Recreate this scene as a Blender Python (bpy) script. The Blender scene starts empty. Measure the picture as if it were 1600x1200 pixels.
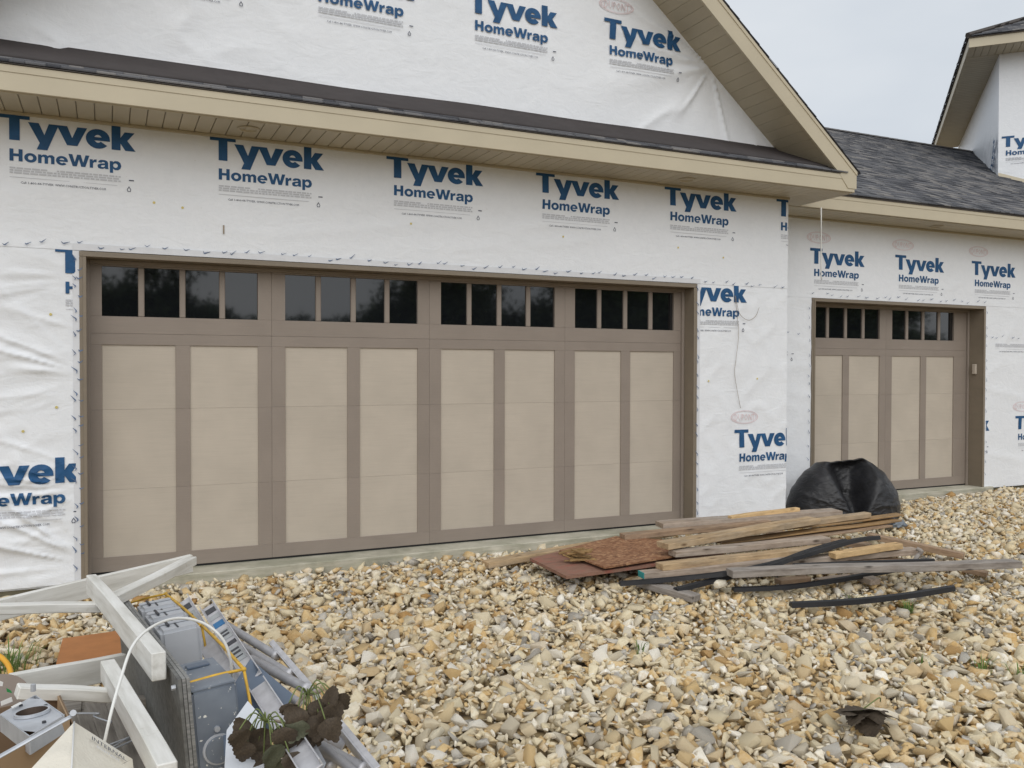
import bpy, bmesh, math, random
import numpy as np
from mathutils import Vector, Matrix
from mathutils.geometry import tessellate_polygon
random.seed(7); rng = np.random.default_rng(7)
sc = bpy.context.scene; COL = sc.collection

# ------------------------------------------------------------------ camera
CP = Vector((0.13675, -6.46834, 1.40278)); YAW, PITCH, ROLL, FPX = 0.437357, -0.017164, 0.0021287, 1348.02
_f = Vector((math.sin(YAW)*math.cos(PITCH), math.cos(YAW)*math.cos(PITCH), math.sin(PITCH)))
_r = Vector((math.cos(YAW), -math.sin(YAW), 0)); _u = _r.cross(_f)
_r, _u = _r*math.cos(ROLL)+_u*math.sin(ROLL), -_r*math.sin(ROLL)+_u*math.cos(ROLL)
cam = bpy.data.cameras.new('camera'); cam.sensor_width = 36; cam.lens = 36*FPX/1600; cam.clip_end = 2000; cam.clip_start = .05
co = bpy.data.objects.new('camera', cam); COL.objects.link(co)
co.matrix_world = Matrix(((_r.x,_u.x,-_f.x,CP.x),(_r.y,_u.y,-_f.y,CP.y),(_r.z,_u.z,-_f.z,CP.z),(0,0,0,1)))
sc.camera = co
# ------------------------------------------------------------------ sky, sun, exposure
SUN_EL, SUN_AZ = math.radians(42), math.radians(200)     # azimuth: direction the sun stands, clockwise from +Y
W = bpy.data.worlds.new('World'); sc.world = W; W.use_nodes = True
nt = W.node_tree; N = nt.nodes; L = nt.links; bg = N['Background']
sky = N.new('ShaderNodeTexSky'); sky.sky_type = 'NISHITA'; sky.sun_disc = False
sky.sun_elevation = SUN_EL; sky.sun_rotation = SUN_AZ; sky.dust_density = 4; sky.air_density = 1
tc = N.new('ShaderNodeTexCoord'); mp = N.new('ShaderNodeMapping'); mp.inputs['Scale'].default_value = (1.2, 1.2, 3.0)
nz = N.new('ShaderNodeTexNoise'); nz.inputs['Scale'].default_value = 1.6; nz.inputs['Detail'].default_value = 5; nz.inputs['Roughness'].default_value = .5
cr = N.new('ShaderNodeValToRGB'); cr.color_ramp.elements[0].position = .32; cr.color_ramp.elements[0].color = (6.1, 6.6, 7.2, 1)
cr.color_ramp.elements[1].position = .68; cr.color_ramp.elements[1].color = (7.8, 8.1, 8.4, 1)
mx = N.new('ShaderNodeMix'); mx.data_type = 'RGBA'; mx.inputs[0].default_value = .93
L.new(tc.outputs['Generated'], mp.inputs[0]); L.new(mp.outputs[0], nz.inputs['Vector']); L.new(nz.outputs[0], cr.inputs[0])
L.new(sky.outputs[0], mx.inputs[6]); L.new(cr.outputs[0], mx.inputs[7]); L.new(mx.outputs[2], bg.inputs[0])
bg.inputs[1].default_value = .1
sd = bpy.data.lights.new('sun', 'SUN'); sd.energy = 1.5; sd.angle = math.radians(75); sd.color = (1, .97, .93)
so = bpy.data.objects.new('sun', sd); COL.objects.link(so)
sdir = Vector((math.sin(SUN_AZ)*math.cos(SUN_EL), math.cos(SUN_AZ)*math.cos(SUN_EL), math.sin(SUN_EL)))
so.rotation_euler = sdir.to_track_quat('Z', 'Y').to_euler()
sc.view_settings.view_transform = 'Standard'; sc.view_settings.look = 'None'; sc.view_settings.gamma = 1
sc.view_settings.exposure = 0.08; sc.view_settings.use_curve_mapping = False

# ------------------------------------------------------------------ helpers
def ray(x, y): return _f + _r*((x-800)/FPX) - _u*((y-600)/FPX)
def D(x, y, z): return CP + ray(x, y)*z                  # a point z metres in front of the viewer
def G(x, y, Z):                                          # the point of a sight line at height Z
    d = ray(x, y); return CP + d*((Z-CP.z)/d.z)
def px_of(P):
    d = Vector(P)-CP; z = d.dot(_f); return (800+FPX*d.dot(_r)/z, 600-FPX*d.dot(_u)/z, z)
WM = {}
def link(o, parent=None, M=None):
    COL.objects.link(o); M = M if M is not None else Matrix.Identity(4); WM[o.name] = M.copy()
    if parent is not None:
        o.parent = parent; o.matrix_basis = WM[parent.name].inverted() @ M
    else: o.matrix_basis = M
    return o
def tag(o, label=None, cat=None, group=None, kind=None):
    for k, v in (('label', label), ('category', cat), ('group', group), ('kind', kind)):
        if v: o[k] = v
    return o
def empty(name, loc, label, cat, group=None):
    o = bpy.data.objects.new(name, None); o.empty_display_size = .1
    link(o, None, Matrix.Translation(Vector(loc))); return tag(o, label, cat, group)
def mesh(name, V, F, mats, smooth=False, midx=None):
    me = bpy.data.meshes.new(name); me.from_pydata([tuple(v) for v in V], [], F)
    for m in (mats if isinstance(mats, (list, tuple)) else [mats]): me.materials.append(m)
    if midx is not None: me.polygons.foreach_set('material_index', midx)
    if smooth: me.polygons.foreach_set('use_smooth', [True]*len(me.polygons))
    me.update(); return me
def fast_mesh(name, V, F, mats, smooth=False, attr=None):   # V (n,3), F (m,k) arrays
    V = np.asarray(V, np.float32); F = np.asarray(F, np.int32); m, k = F.shape
    me = bpy.data.meshes.new(name); me.vertices.add(len(V)); me.vertices.foreach_set('co', V.ravel())
    me.loops.add(m*k); me.loops.foreach_set('vertex_index', F.ravel())
    me.polygons.add(m); me.polygons.foreach_set('loop_start', np.arange(0, m*k, k, dtype=np.int32))
    try: me.polygons.foreach_set('loop_total', np.full(m, k, np.int32))
    except Exception: pass
    if smooth: me.polygons.foreach_set('use_smooth', np.ones(m, bool))
    if attr is not None:
        a = me.attributes.new('rnd', 'FLOAT', 'POINT'); a.data.foreach_set('value', np.asarray(attr, np.float32))
    for mm in (mats if isinstance(mats, (list, tuple)) else [mats]): me.materials.append(mm)
    me.update(calc_edges=True); me.validate(); return me
def obj(name, me, parent=None, M=None, kind=None):
    o = bpy.data.objects.new(name, me); link(o, parent, M)
    if kind: o['kind'] = kind
    return o
def bm_to(name, bm, mats, parent=None, M=None, smooth=False, kind=None):
    me = bpy.data.meshes.new(name); bmesh.ops.recalc_face_normals(bm, faces=bm.faces[:]); bm.to_mesh(me); bm.free()
    for m in (mats if isinstance(mats, (list, tuple)) else [mats]): me.materials.append(m)
    if smooth: me.polygons.foreach_set('use_smooth', [True]*len(me.polygons))
    return obj(name, me, parent, M, kind)
def bm_box(bm, x0, x1, y0, y1, z0, z1, bev=0, M=None):
    g = bmesh.ops.create_cube(bm, size=1)['verts']
    for v in g: v.co = Vector(((x0+x1)/2+v.co.x*(x1-x0), (y0+y1)/2+v.co.y*(y1-y0), (z0+z1)/2+v.co.z*(z1-z0)))
    if bev:
        ed = list({e for v in g for e in v.link_edges})
        r = bmesh.ops.bevel(bm, geom=ed, offset=bev, segments=1, affect='EDGES', clamp_overlap=True)
        g = r['verts']
    if M is not None:
        for v in g: v.co = M @ v.co
    return g
def box(name, x0, x1, y0, y1, z0, z1, mat, parent=None, bev=.002, kind=None):
    """A box with its own origin at its middle."""
    c = Vector(((x0+x1)/2, (y0+y1)/2, (z0+z1)/2)); bm = bmesh.new()
    bm_box(bm, x0-c.x, x1-c.x, y0-c.y, y1-c.y, z0-c.z, z1-c.z, bev)
    return bm_to(name, bm, mat, parent, Matrix.Translation(c), kind=kind)
def axes(A, B, up=Vector((0,0,1))):
    A, B = Vector(A), Vector(B); x = (B-A).normalized(); y = Vector(up).cross(x)
    y = y.normalized() if y.length > 1e-4 else Vector((0,1,0)); z = x.cross(y)
    c = (A+B)/2
    return Matrix(((x.x,y.x,z.x,c.x),(x.y,y.y,z.y,c.y),(x.z,y.z,z.z,c.z),(0,0,0,1))), (B-A).length
def beam(name, A, B, w, t, mat, parent=None, up=(0,0,1), bev=.003, warp=.004, roll=0, cuts=8, seed=None, ragged=0):
    """A sawn board from A to B (centre line); w across, t thick, warped a little along its length."""
    M, ln = axes(A, B, Vector(up)); M = M @ Matrix.Rotation(math.radians(roll), 4, 'X')
    bm = bmesh.new(); bm_box(bm, -ln/2, ln/2, -w/2, w/2, -t/2, t/2, bev)
    if cuts:
        for i in range(1, cuts):
            bmesh.ops.bisect_plane(bm, geom=bm.verts[:]+bm.edges[:]+bm.faces[:], plane_co=(-ln/2+ln*i/cuts, 0, 0), plane_no=(1,0,0))
        R_ = random.Random(seed if seed is not None else name+str(A)); p1, p2, a1, a2 = R_.random()*6, R_.random()*6, R_.uniform(-1,1), R_.uniform(-1,1)
        for v in bm.verts:
            s = v.co.x/ln; k = (1-4*s*s)
            v.co.z += warp*a1*k + warp*.3*math.sin(p1+s*9); v.co.y += warp*a2*k + warp*.3*math.sin(p2+s*7)
            if ragged and abs(s) > .46: v.co.x += R_.uniform(-ragged, ragged)
    return bm_to(name, bm, mat, parent, M)
def tube_bm(bm, pts, r, n=8, cap=True):
    pts = [Vector(p) for p in pts]; rings = []; up = Vector((0,0,1)); prev = None
    rr = r if isinstance(r, (list, tuple)) else [r]*len(pts)
    for i, p in enumerate(pts):
        t = (pts[min(i+1, len(pts)-1)]-pts[max(i-1, 0)]).normalized()
        a = (prev - t*prev.dot(t)) if prev is not None else t.cross(up)
        if a.length < 1e-3: a = t.cross(Vector((1,0,0)))
        a.normalize(); prev = a; b = t.cross(a)
        rings.append([bm.verts.new(p + (a*math.cos(2*math.pi*k/n) + b*math.sin(2*math.pi*k/n))*rr[i]) for k in range(n)])
    for i in range(len(rings)-1):
        for k in range(n): bm.faces.new((rings[i][k], rings[i][(k+1)%n], rings[i+1][(k+1)%n], rings[i+1][k]))
    if cap: bm.faces.new(rings[0][::-1]); bm.faces.new(rings[-1])
def spline(P, m=8):
    P = [Vector(p) for p in P]; out = []
    for i in range(len(P)-1):
        a, b, c, d = P[max(i-1,0)], P[i], P[i+1], P[min(i+2, len(P)-1)]
        for j in range(m):
            t = j/m; out.append(.5*((2*b)+(c-a)*t+(2*a-5*b+4*c-d)*t*t+(3*b-a-3*c+d)*t**3))
    out.append(P[-1]); return out
def tube(name, pts, r, mat, parent=None, n=8, smooth=True):
    c = Vector(pts[0]); bm = bmesh.new(); tube_bm(bm, [Vector(p)-c for p in pts], r, n)
    return bm_to(name, bm, mat, parent, Matrix.Translation(c), smooth)
def plate(name, P, t, mat, parent=None, nrm=None):
    """A flat sheet with outline P (world points) and thickness t."""
    P = [Vector(p) for p in P]; c = sum(P, Vector())/len(P)
    n = (nrm or (P[1]-P[0]).cross(P[-1]-P[0])).normalized(); k = len(P)
    P = [p-n*(p-c).dot(n) for p in P]
    V = [p-c+n*t/2 for p in P]+[p-c-n*t/2 for p in P]
    F = [list(range(k)), list(range(2*k-1, k-1, -1))]+[[i, k+i, k+(i+1)%k, (i+1)%k] for i in range(k)]
    bm = bmesh.new(); vs = [bm.verts.new(v) for v in V]
    for f in F: bm.faces.new([vs[i] for i in f])
    return bm_to(name, bm, mat, parent, Matrix.Translation(c))

# value noise on arrays
def _h(i, j, s):
    n = (i*374761393 + j*668265263 + s*974634777) & 0xffffffff
    n = ((n ^ (n >> 13))*1274126177) & 0xffffffff
    return ((n ^ (n >> 16)) & 0xffff)/65535.0
def vn(x, y, s=0):
    x = np.asarray(x, float); y = np.asarray(y, float); xi = np.floor(x).astype(np.int64); yi = np.floor(y).astype(np.int64)
    u = x-xi; v = y-yi; u = u*u*(3-2*u); v = v*v*(3-2*v)
    a, b, c, d = _h(xi, yi, s), _h(xi+1, yi, s), _h(xi, yi+1, s), _h(xi+1, yi+1, s)
    return (a*(1-u)+b*u)*(1-v)+(c*(1-u)+d*u)*v*1.0
def fbm(x, y, s=0, o=3): return sum(vn(x*2**k, y*2**k, s+k*17)/2**k for k in range(o))/sum(1/2**k for k in range(o))

# ------------------------------------------------------------------ materials
def srgb(r, g, b):
    f = lambda c: (c/255/12.92) if c/255 <= .04045 else ((c/255+.055)/1.055)**2.4
    return (f(r), f(g), f(b), 1)
class MT:
    def __init__(s, name, col=(.5,.5,.5,1), rough=.7, metal=0, ior=1.45, spec=.5):
        s.m = bpy.data.materials.new(name); s.m.use_nodes = True; s.t = s.m.node_tree; s.N = s.t.nodes; s.L = s.t.links
        s.b = s.N['Principled BSDF']; s.b.inputs['Base Color'].default_value = col if len(col) == 4 else (*col, 1)
        s.b.inputs['Roughness'].default_value = rough; s.b.inputs['Metallic'].default_value = metal; s.b.inputs['IOR'].default_value = ior
        s.b.inputs['Specular IOR Level'].default_value = spec
    def coord(s, scale=(1,1,1), which='Object', rot=(0,0,0), rand=False):
        c = s.N.new('ShaderNodeTexCoord'); m = s.N.new('ShaderNodeMapping'); m.inputs['Scale'].default_value = scale; m.inputs['Rotation'].default_value = rot
        s.L.new(c.outputs[which], m.inputs[0])
        if rand:
            o = s.N.new('ShaderNodeObjectInfo'); mu = s.N.new('ShaderNodeMath'); mu.operation = 'MULTIPLY'; mu.inputs[1].default_value = 53
            s.L.new(o.outputs['Random'], mu.inputs[0]); s.L.new(mu.outputs[0], m.inputs['Location'])
        return m.outputs[0]
    def noise(s, vec, scale, detail=4, rough=.55, dist=0):
        n = s.N.new('ShaderNodeTexNoise'); n.inputs['Scale'].default_value = scale; n.inputs['Detail'].default_value = detail
        n.inputs['Roughness'].default_value = rough; n.inputs['Distortion'].default_value = dist
        if vec is not None: s.L.new(vec, n.inputs['Vector'])
        return n.outputs[0]
    def ramp(s, fac, stops):
        r = s.N.new('ShaderNodeValToRGB'); e = r.color_ramp.elements
        while len(e) < len(stops): e.new(.5)
        for el, (p, c) in zip(e, stops): el.position = p; el.color = c if len(c) == 4 else (*c, 1)
        s.L.new(fac, r.inputs[0]); return r.outputs[0]
    def mix(s, fac, a, b, mode='MIX'):
        m = s.N.new('ShaderNodeMix'); m.data_type = 'RGBA'; m.blend_type = mode
        for k, v in ((0, fac), (6, a), (7, b)):
            if isinstance(v, (int, float)): m.inputs[k].default_value = v
            elif isinstance(v, tuple): m.inputs[k].default_value = v if len(v) == 4 else (*v, 1)
            else: s.L.new(v, m.inputs[k])
        return m.outputs[2]
    def col(s, c): s.L.new(c, s.b.inputs['Base Color']); return s
    def bump(s, h, strength=.3, dist=.01):
        b = s.N.new('ShaderNodeBump'); b.inputs['Strength'].default_value = strength; b.inputs['Distance'].default_value = dist
        s.L.new(h, b.inputs['Height']); s.L.new(b.outputs[0], s.b.inputs['Normal']); return s
def simple(name, c, rough=.6, metal=0, var=.12, scale=6, bump=.1, bd=.002, bs=60, spec=.5):
    t = MT(name, c, rough, metal, spec=spec); v = t.coord(rand=True); n = t.noise(v, scale)
    lo = tuple(x*(1-var) for x in c[:3]); hi = tuple(min(1, x*(1+var)) for x in c[:3])
    t.col(t.ramp(n, [(.3, lo), (.7, hi)]))
    if bump: t.bump(t.noise(v, bs, 3), bump, bd)
    return t.m
def wood(name, c1, c2, c3, rough=.8, gscale=1, knots=True):
    """c1..c3 early wood, late wood, grey weathering"""
    t = MT(name, c1, rough); v = t.coord((1.2, 26*gscale, 26*gscale), rand=True); n = t.noise(v, 2.2, 6, .6, .6)
    g = t.ramp(n, [(.3, c2), (.5, c1), (.72, c1)])
    v2 = t.coord((1, 4, 4), rand=True); n2 = t.noise(v2, 2.2, 4); g = t.mix(t.ramp(n2, [(.42, (0,0,0)), (.7, (1,1,1))]), g, c3)
    if knots:
        vo = t.N.new('ShaderNodeTexVoronoi'); vo.inputs['Scale'].default_value = 3.2; t.L.new(t.coord((1.1, 3.2, 3.2), rand=True), vo.inputs['Vector'])
        k = t.ramp(vo.outputs['Distance'], [(.06, (1,1,1)), (.16, (0,0,0))]); g = t.mix(k, g, tuple(x*.45 for x in c2[:3]))
    g = t.mix(1., g, t.ramp(t.noise(t.coord((2.2,7,7), rand=True), 2.6, 5, .7), [(.3, (.62,.6,.58)), (.6, (1.05,1.05,1.05))]), 'MULTIPLY')
    t.col(g); t.bump(n, .45, .002); return t.m

def wrap_material():
    t = MT('house_wrap_white', (.8,.8,.8), .42, spec=.35)
    v = t.coord(); n = t.noise(v, .7, 3)
    c = t.ramp(n, [(.3, (.79,.81,.84)), (.7, (.83,.85,.88))])
    d = t.ramp(t.noise(v, 38, 2), [(.74, (1,1,1)), (.80, (.86,.85,.82))]); c = t.mix(1., c, d, 'MULTIPLY')
    # fibrous mottling of the spun sheet
    f = t.ramp(t.noise(v, 16, 5, .7), [(.3, (.955,.96,.965)), (.7, (1,1,1))]); c = t.mix(1., c, f, 'MULTIPLY')
    t.col(c)
    n1 = t.noise(t.coord((1.6, 1, 3.4), rot=(0, .55, 0)), 3.0, 6, .6, 1.4); n2 = t.noise(t.coord((5, 1, 3), rot=(0, -.5, 0)), 5.2, 4, .6, .5); n3 = t.noise(v, 90, 3)
    a = t.N.new('ShaderNodeMath'); a.operation = 'MULTIPLY_ADD'; a.inputs[1].default_value = .4; t.L.new(n2, a.inputs[0]); t.L.new(n1, a.inputs[2])
    b = t.N.new('ShaderNodeMath'); b.operation = 'MULTIPLY_ADD'; b.inputs[1].default_value = .03; t.L.new(n3, b.inputs[0]); t.L.new(a.outputs[0], b.inputs[2])
    t.bump(b.outputs[0], .32, .015); return t.m
M_WRAP = wrap_material()
M_INK = simple('navy_print', srgb(30, 80, 124), .6, var=.18, scale=14, bump=0)
M_FINE = simple('grey_fine_print', srgb(196, 198, 203), .7, var=.04, bump=0)
M_URL = simple('dark_fine_print', srgb(62, 68, 88), .7, var=.1, bump=0)
M_OVAL = simple('faded_red_print', srgb(219, 200, 202), .7, var=.08, bump=0)
def lap(name, c, rough=.5, sc_=(1.2, 1.2, 60)):
    t = MT(name, c, rough); v = t.coord(sc_, 'Object'); n = t.noise(v, 3, 5, .6)
    m = t.noise(t.coord(rand=True), 2.5, 4); lo = tuple(x*.93 for x in c[:3]); hi = tuple(x*1.06 for x in c[:3])
    cc = t.ramp(m, [(.3, lo), (.7, hi)]); cc = t.mix(1., cc, t.ramp(n, [(.3, (.93,.93,.93)), (.6, (1,1,1))]), 'MULTIPLY')
    t.col(cc); t.bump(n, .25, .0015); return t.m
M_TAN = lap('tan_door_skin', srgb(187, 177, 163))
M_TAUPE = lap('taupe_door_trim', srgb(144, 133, 123))
M_JAMB = lap('taupe_jamb', srgb(130, 119, 104), .45, (1.2, 1.2, 4))
M_FASCIA = simple('beige_aluminium', srgb(190, 180, 157), .45, var=.05, scale=2, bump=.05, bs=8)
M_SOFFIT = simple('beige_soffit_vinyl', srgb(180, 170, 148), .5, var=.06, scale=2.5, bump=.05, bs=8)
M_DARK = simple('dark_gap', (.02,.018,.016,1), .9, bump=0)
M_DRIP = simple('dark_drip_edge', srgb(66, 60, 56), .6, bump=0)
def shingle_mat():
    t = MT('grey_asphalt_shingle', (.08,.08,.085), .95); a = t.N.new('ShaderNodeAttribute'); a.attribute_name = 'rnd'
    c = t.ramp(a.outputs['Fac'], [(0, srgb(66, 68, 73)), (.3, srgb(92, 94, 99)), (.7, srgb(112, 113, 116)), (1, srgb(136, 134, 132))])
    v = t.coord(); n = t.noise(v, 260, 2, .7); c = t.mix(1., c, t.ramp(n, [(.3, (.6,.6,.62)), (.7, (1.15,1.13,1.1))]), 'MULTIPLY')
    n2 = t.noise(v, 1.2, 3); c = t.mix(1., c, t.ramp(n2, [(.3, (.92,.92,.93)), (.7, (1.05,1.05,1.05))]), 'MULTIPLY')
    t.col(c); t.bump(n, .5, .003); return t.m
M_SHINGLE = shingle_mat()
M_FLASH = simple('black_membrane', srgb(62, 57, 57), .7, var=.12, scale=5, bump=.3, bd=.004, bs=14)
def glass_mat():
    t = MT('dark_window_glass', (.006,.007,.008), .035, ior=1.9); t.b.inputs['Base Color'].default_value = (.007,.008,.010,1)
    t.bump(t.noise(t.coord(), 3.5, 1), .02, .004); return t.m
M_GLASS = glass_mat()
def concrete():
    t = MT('concrete', (.4,.38,.33), .9); v = t.coord(); c = t.ramp(t.noise(v, 3, 6, .65), [(.3, srgb(150,147,132)), (.5, srgb(178,174,158)), (.75, srgb(196,192,178))])
    c = t.mix(1., c, t.ramp(t.noise(t.coord((1,1,9)), 4, 4), [(.35, (.74,.76,.72)), (.6, (1,1,1))]), 'MULTIPLY')
    t.col(c); t.bump(t.noise(v, 60, 5), .4, .006); return t.m
M_CONC = concrete()
M_FOUND = simple('damp_foundation', srgb(118, 112, 92), .9, var=.2, scale=4, bump=.5, bd=.01, bs=30)
STONES = [(0, srgb(150, 145, 136)), (.04, srgb(190, 186, 178)), (.18, srgb(210, 197, 168)), (.34, srgb(222, 210, 180)), (.46, srgb(208, 178, 126)), (.56, srgb(226, 218, 196)),
          (.65, srgb(202, 168, 112)), (.70, srgb(218, 204, 172)), (.87, srgb(240, 236, 226)), (.95, srgb(198, 172, 126)), (1.0, srgb(168, 130, 80))]
def stone_mat(name, per_object):
    t = MT(name, (.5,.45,.35), .88)
    if per_object: f = t.N.new('ShaderNodeObjectInfo').outputs['Random']
    else: a = t.N.new('ShaderNodeAttribute'); a.attribute_name = 'rnd'; f = a.outputs['Fac']
    v = t.coord((1,1,1), 'Object', rand=per_object); n = t.noise(v, 34, 5, .65, .6)
    mm = t.N.new('ShaderNodeMath'); mm.operation = 'MULTIPLY_ADD'; mm.inputs[1].default_value = .14; mm.use_clamp = True; t.L.new(n, mm.inputs[0])
    sub = t.N.new('ShaderNodeMath'); sub.operation = 'SUBTRACT'; sub.inputs[1].default_value = .07; t.L.new(f, sub.inputs[0]); t.L.new(sub.outputs[0], mm.inputs[2])
    c = t.ramp(mm.outputs[0], STONES)
    n2 = t.noise(v, 90, 4, .7); c = t.mix(1., c, t.ramp(n2, [(.25, (.80,.77,.72)), (.5, (1,1,1))]), 'MULTIPLY')
    c = t.mix(t.ramp(t.noise(v, 22, 3), [(.55, (0,0,0)), (.75, (.5,.5,.5))]), c, srgb(206, 172, 118))
    pos = t.N.new('ShaderNodeNewGeometry').outputs['Position']; c = t.mix(1., c, t.ramp(t.noise(pos, .9, 3), [(.35, (.90,.87,.82)), (.6, (1.04,1.04,1.04))]), 'MULTIPLY')
    t.col(c); t.bump(t.noise(v, 75, 5, .7), .7, .007); return t.m
M_STONE = stone_mat('limestone_chip', True); M_GRAVEL = stone_mat('limestone_gravel', False)
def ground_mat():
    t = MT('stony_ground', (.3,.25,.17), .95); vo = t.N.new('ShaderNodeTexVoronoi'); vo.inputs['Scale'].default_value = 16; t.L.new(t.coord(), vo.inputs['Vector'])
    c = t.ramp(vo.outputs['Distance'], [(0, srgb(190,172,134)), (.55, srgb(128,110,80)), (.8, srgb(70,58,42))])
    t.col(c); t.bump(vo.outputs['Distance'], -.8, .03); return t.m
M_GROUND = ground_mat()
W_TAN = wood('tan_lumber', srgb(190,164,128), srgb(150,120,86), srgb(164,148,126))
W_FRESH = wood('fresh_lumber', srgb(214,182,134), srgb(184,146,98), srgb(200,170,126))
W_GREY = wood('weathered_lumber', srgb(174,158,142), srgb(134,116,100), srgb(164,154,144))
W_BROWN = wood('brown_grey_lumber', srgb(166,140,114), srgb(120,96,76), srgb(150,132,114))
W_DEEP = wood('silver_grey_lumber', srgb(156,148,140), srgb(114,105,98), srgb(146,141,136))
W_PLY = wood('plywood_strip', srgb(164,132,90), srgb(110,82,52), srgb(138,116,88), knots=False)
def osb():
    t = MT('oriented_strand_board', (.3,.17,.09), .75); vo = t.N.new('ShaderNodeTexVoronoi'); vo.inputs['Scale'].default_value = 38
    n = t.noise(t.coord(), 6, 2); 
    t.L.new(t.coord((1, 2.6, 1), rot=(0,0,.6)), vo.inputs['Vector'])
    c = t.ramp(vo.outputs['Color'], [(.1, srgb(104,70,50)), (.45, srgb(142,102,74)), (.8, srgb(170,130,96)), (1, srgb(192,156,122))])
    c = t.mix(t.ramp(n, [(.45, (0,0,0)), (.7, (.55,.55,.55))]), c, srgb(120,76,50)); t.col(c); t.bump(vo.outputs['Color'], .5, .003); return t.m
M_OSB = osb()
def white_timber():
    t = MT('white_painted_timber', (.75,.75,.73), .55); v = t.coord((1,9,9), rand=True)
    c = t.ramp(t.noise(v, 3, 5, .6), [(.25, srgb(190,188,180)), (.55, srgb(222,221,216)), (.8, srgb(236,236,234))])
    c = t.mix(t.ramp(t.noise(t.coord(rand=True), 9, 5, .7), [(.62, (0,0,0)), (.72, (.55,.55,.55))]), c, srgb(170,160,140))
    t.col(c); t.bump(t.noise(v, 6, 4), .3, .002); return t.m
M_WHITE = white_timber()
def streaky(name, a, b, c3, vs=(1, 14, 14)):
    t = MT(name, a, .8); n = t.noise(t.coord(vs, rand=True), 3, 6, .65)
    c = t.ramp(n, [(.25, a), (.5, b), (.75, c3)]); t.col(c); t.bump(n, .4, .003); return t.m
M_GPLY = streaky('weathered_grey_plywood', srgb(84,84,82), srgb(112,112,109), srgb(134,134,130))
M_GEDGE = streaky('plywood_edge', srgb(92,92,92), srgb(134,134,132), srgb(166,164,160), (1, 40, 40))
M_PALLET = streaky('old_pallet_wood', srgb(82,76,70), srgb(124,118,110), srgb(152,146,138))
def spatter():
    t = MT('blue_grey_enclosure_paint', (.2,.23,.27), .45); v = t.coord(rand=True)
    c = t.ramp(t.noise(v, 7, 4), [(.3, srgb(104,112,124)), (.7, srgb(128,136,146))])
    c = t.mix(t.ramp(t.noise(v, 55, 3, .6), [(.66, (0,0,0)), (.69, (1,1,1))]), c, srgb(228,228,222)); t.col(c); return t.m
M_ENC = spatter()
M_LGREY = simple('light_grey_enclosure', srgb(178,181,186), .45, var=.07)
M_STEEL = simple('galvanised_steel', srgb(186,190,196), .42, .35, var=.15, scale=14)
M_ALU = simple('dull_aluminium', srgb(196,196,200), .45, .25, var=.15, scale=18)
M_BLUES = simple('slate_blue_sheet', srgb(98,110,126), .4, var=.06, scale=5)
M_WSHEET = simple('pale_sheet', srgb(206,210,216), .45, var=.05)
M_YEL = simple('yellow_paint', srgb(206,164,60), .5, var=.22, scale=22)
M_HOSE = simple('yellow_hose', srgb(216,160,50), .4)
M_CABLE = simple('white_cable', srgb(226,226,222), .4, var=.03)
M_CARD = simple('cardboard', srgb(168,142,112), .9, var=.1, scale=4)
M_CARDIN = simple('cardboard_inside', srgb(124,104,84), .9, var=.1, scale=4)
M_ORANGE = simple('orange_board', srgb(172,116,70), .8, var=.12, scale=8, bump=.2)
M_WOVEN = simple('woven_sack', srgb(222,216,202), .7, var=.06, scale=5, bump=.5, bd=.004, bs=110)
M_DISC = simple('brown_metal_disc', srgb(128,116,106), .5, .2, var=.1)
M_DISCIN = simple('dark_brown_inside', srgb(82,70,62), .6, var=.3, scale=20)
M_BAG = None
def bag_mat():
    t = MT('black_plastic', (.016,.016,.018), .38, spec=.5); v = t.coord((1,1,1))
    a = t.noise(t.coord((3,3,9), rot=(.3,.2,0)), 2.6, 5, .6, 1.2); t.bump(a, .5, .02)
    t.col(t.ramp(t.noise(v, 6, 4), [(.3, (.011,.011,.012)), (.7, (.024,.024,.027))])); return t.m
M_BAG = bag_mat()
M_BLACK = simple('black_rubber', (.014,.014,.016,1), .42, var=.3)
M_LEAF = simple('dead_leaf', srgb(72,62,50), .7, var=.35, scale=14, bump=.3, bs=40)
M_LEAFG = simple('wilted_green_leaf', srgb(82,84,66), .7, var=.25, scale=14, bump=.3, bs=40)
M_STALK = simple('green_stalk', srgb(108,120,70), .6)
M_TWIG = simple('grey_twig', srgb(150,138,124), .8)
M_GRASS = simple('weed_green', srgb(96,122,58), .7, var=.3, scale=30, bump=0)
M_TEAL = simple('teal_paint', srgb(60,150,150), .6)
M_RED = streaky('red_brown_board', srgb(116,78,66), srgb(140,108,92), srgb(156,86,74), (3, 9, 9))
M_ROT = wood('rotten_wood', srgb(162,132,88), srgb(98,76,48), srgb(138,112,76), knots=False)
M_LAB = simple('grey_label', srgb(168,172,174), .5, bump=0)
M_STICK = simple('label_paper', srgb(218,218,216), .6, var=.03, bump=0)
M_SBLUE = simple('blue_sticker', srgb(44,112,164), .5, var=.05, bump=0)
M_SDARK = simple('dark_sticker', srgb(60,62,68), .5, var=.05, bump=0)
M_SGREEN = simple('green_sticker', srgb(40,130,70), .5, bump=0)
M_STAPLE = simple('pulled_wrap_mark', srgb(92,110,140), .6, var=.3, scale=40, bump=0)
M_TAPE = simple('flashing_tape', srgb(214,216,220), .4, var=.04, scale=12, bump=.3, bd=.004, bs=18)
M_SPOT = simple('yellow_stain', srgb(206,190,120), .8, bump=0)
M_CROWN = simple('tree_foliage', (.055,.085,.03,1), .8, var=.4, scale=1.5, bump=0)
M_TRUNK = simple('tree_bark', (.10,.075,.05,1), .9)

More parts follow.
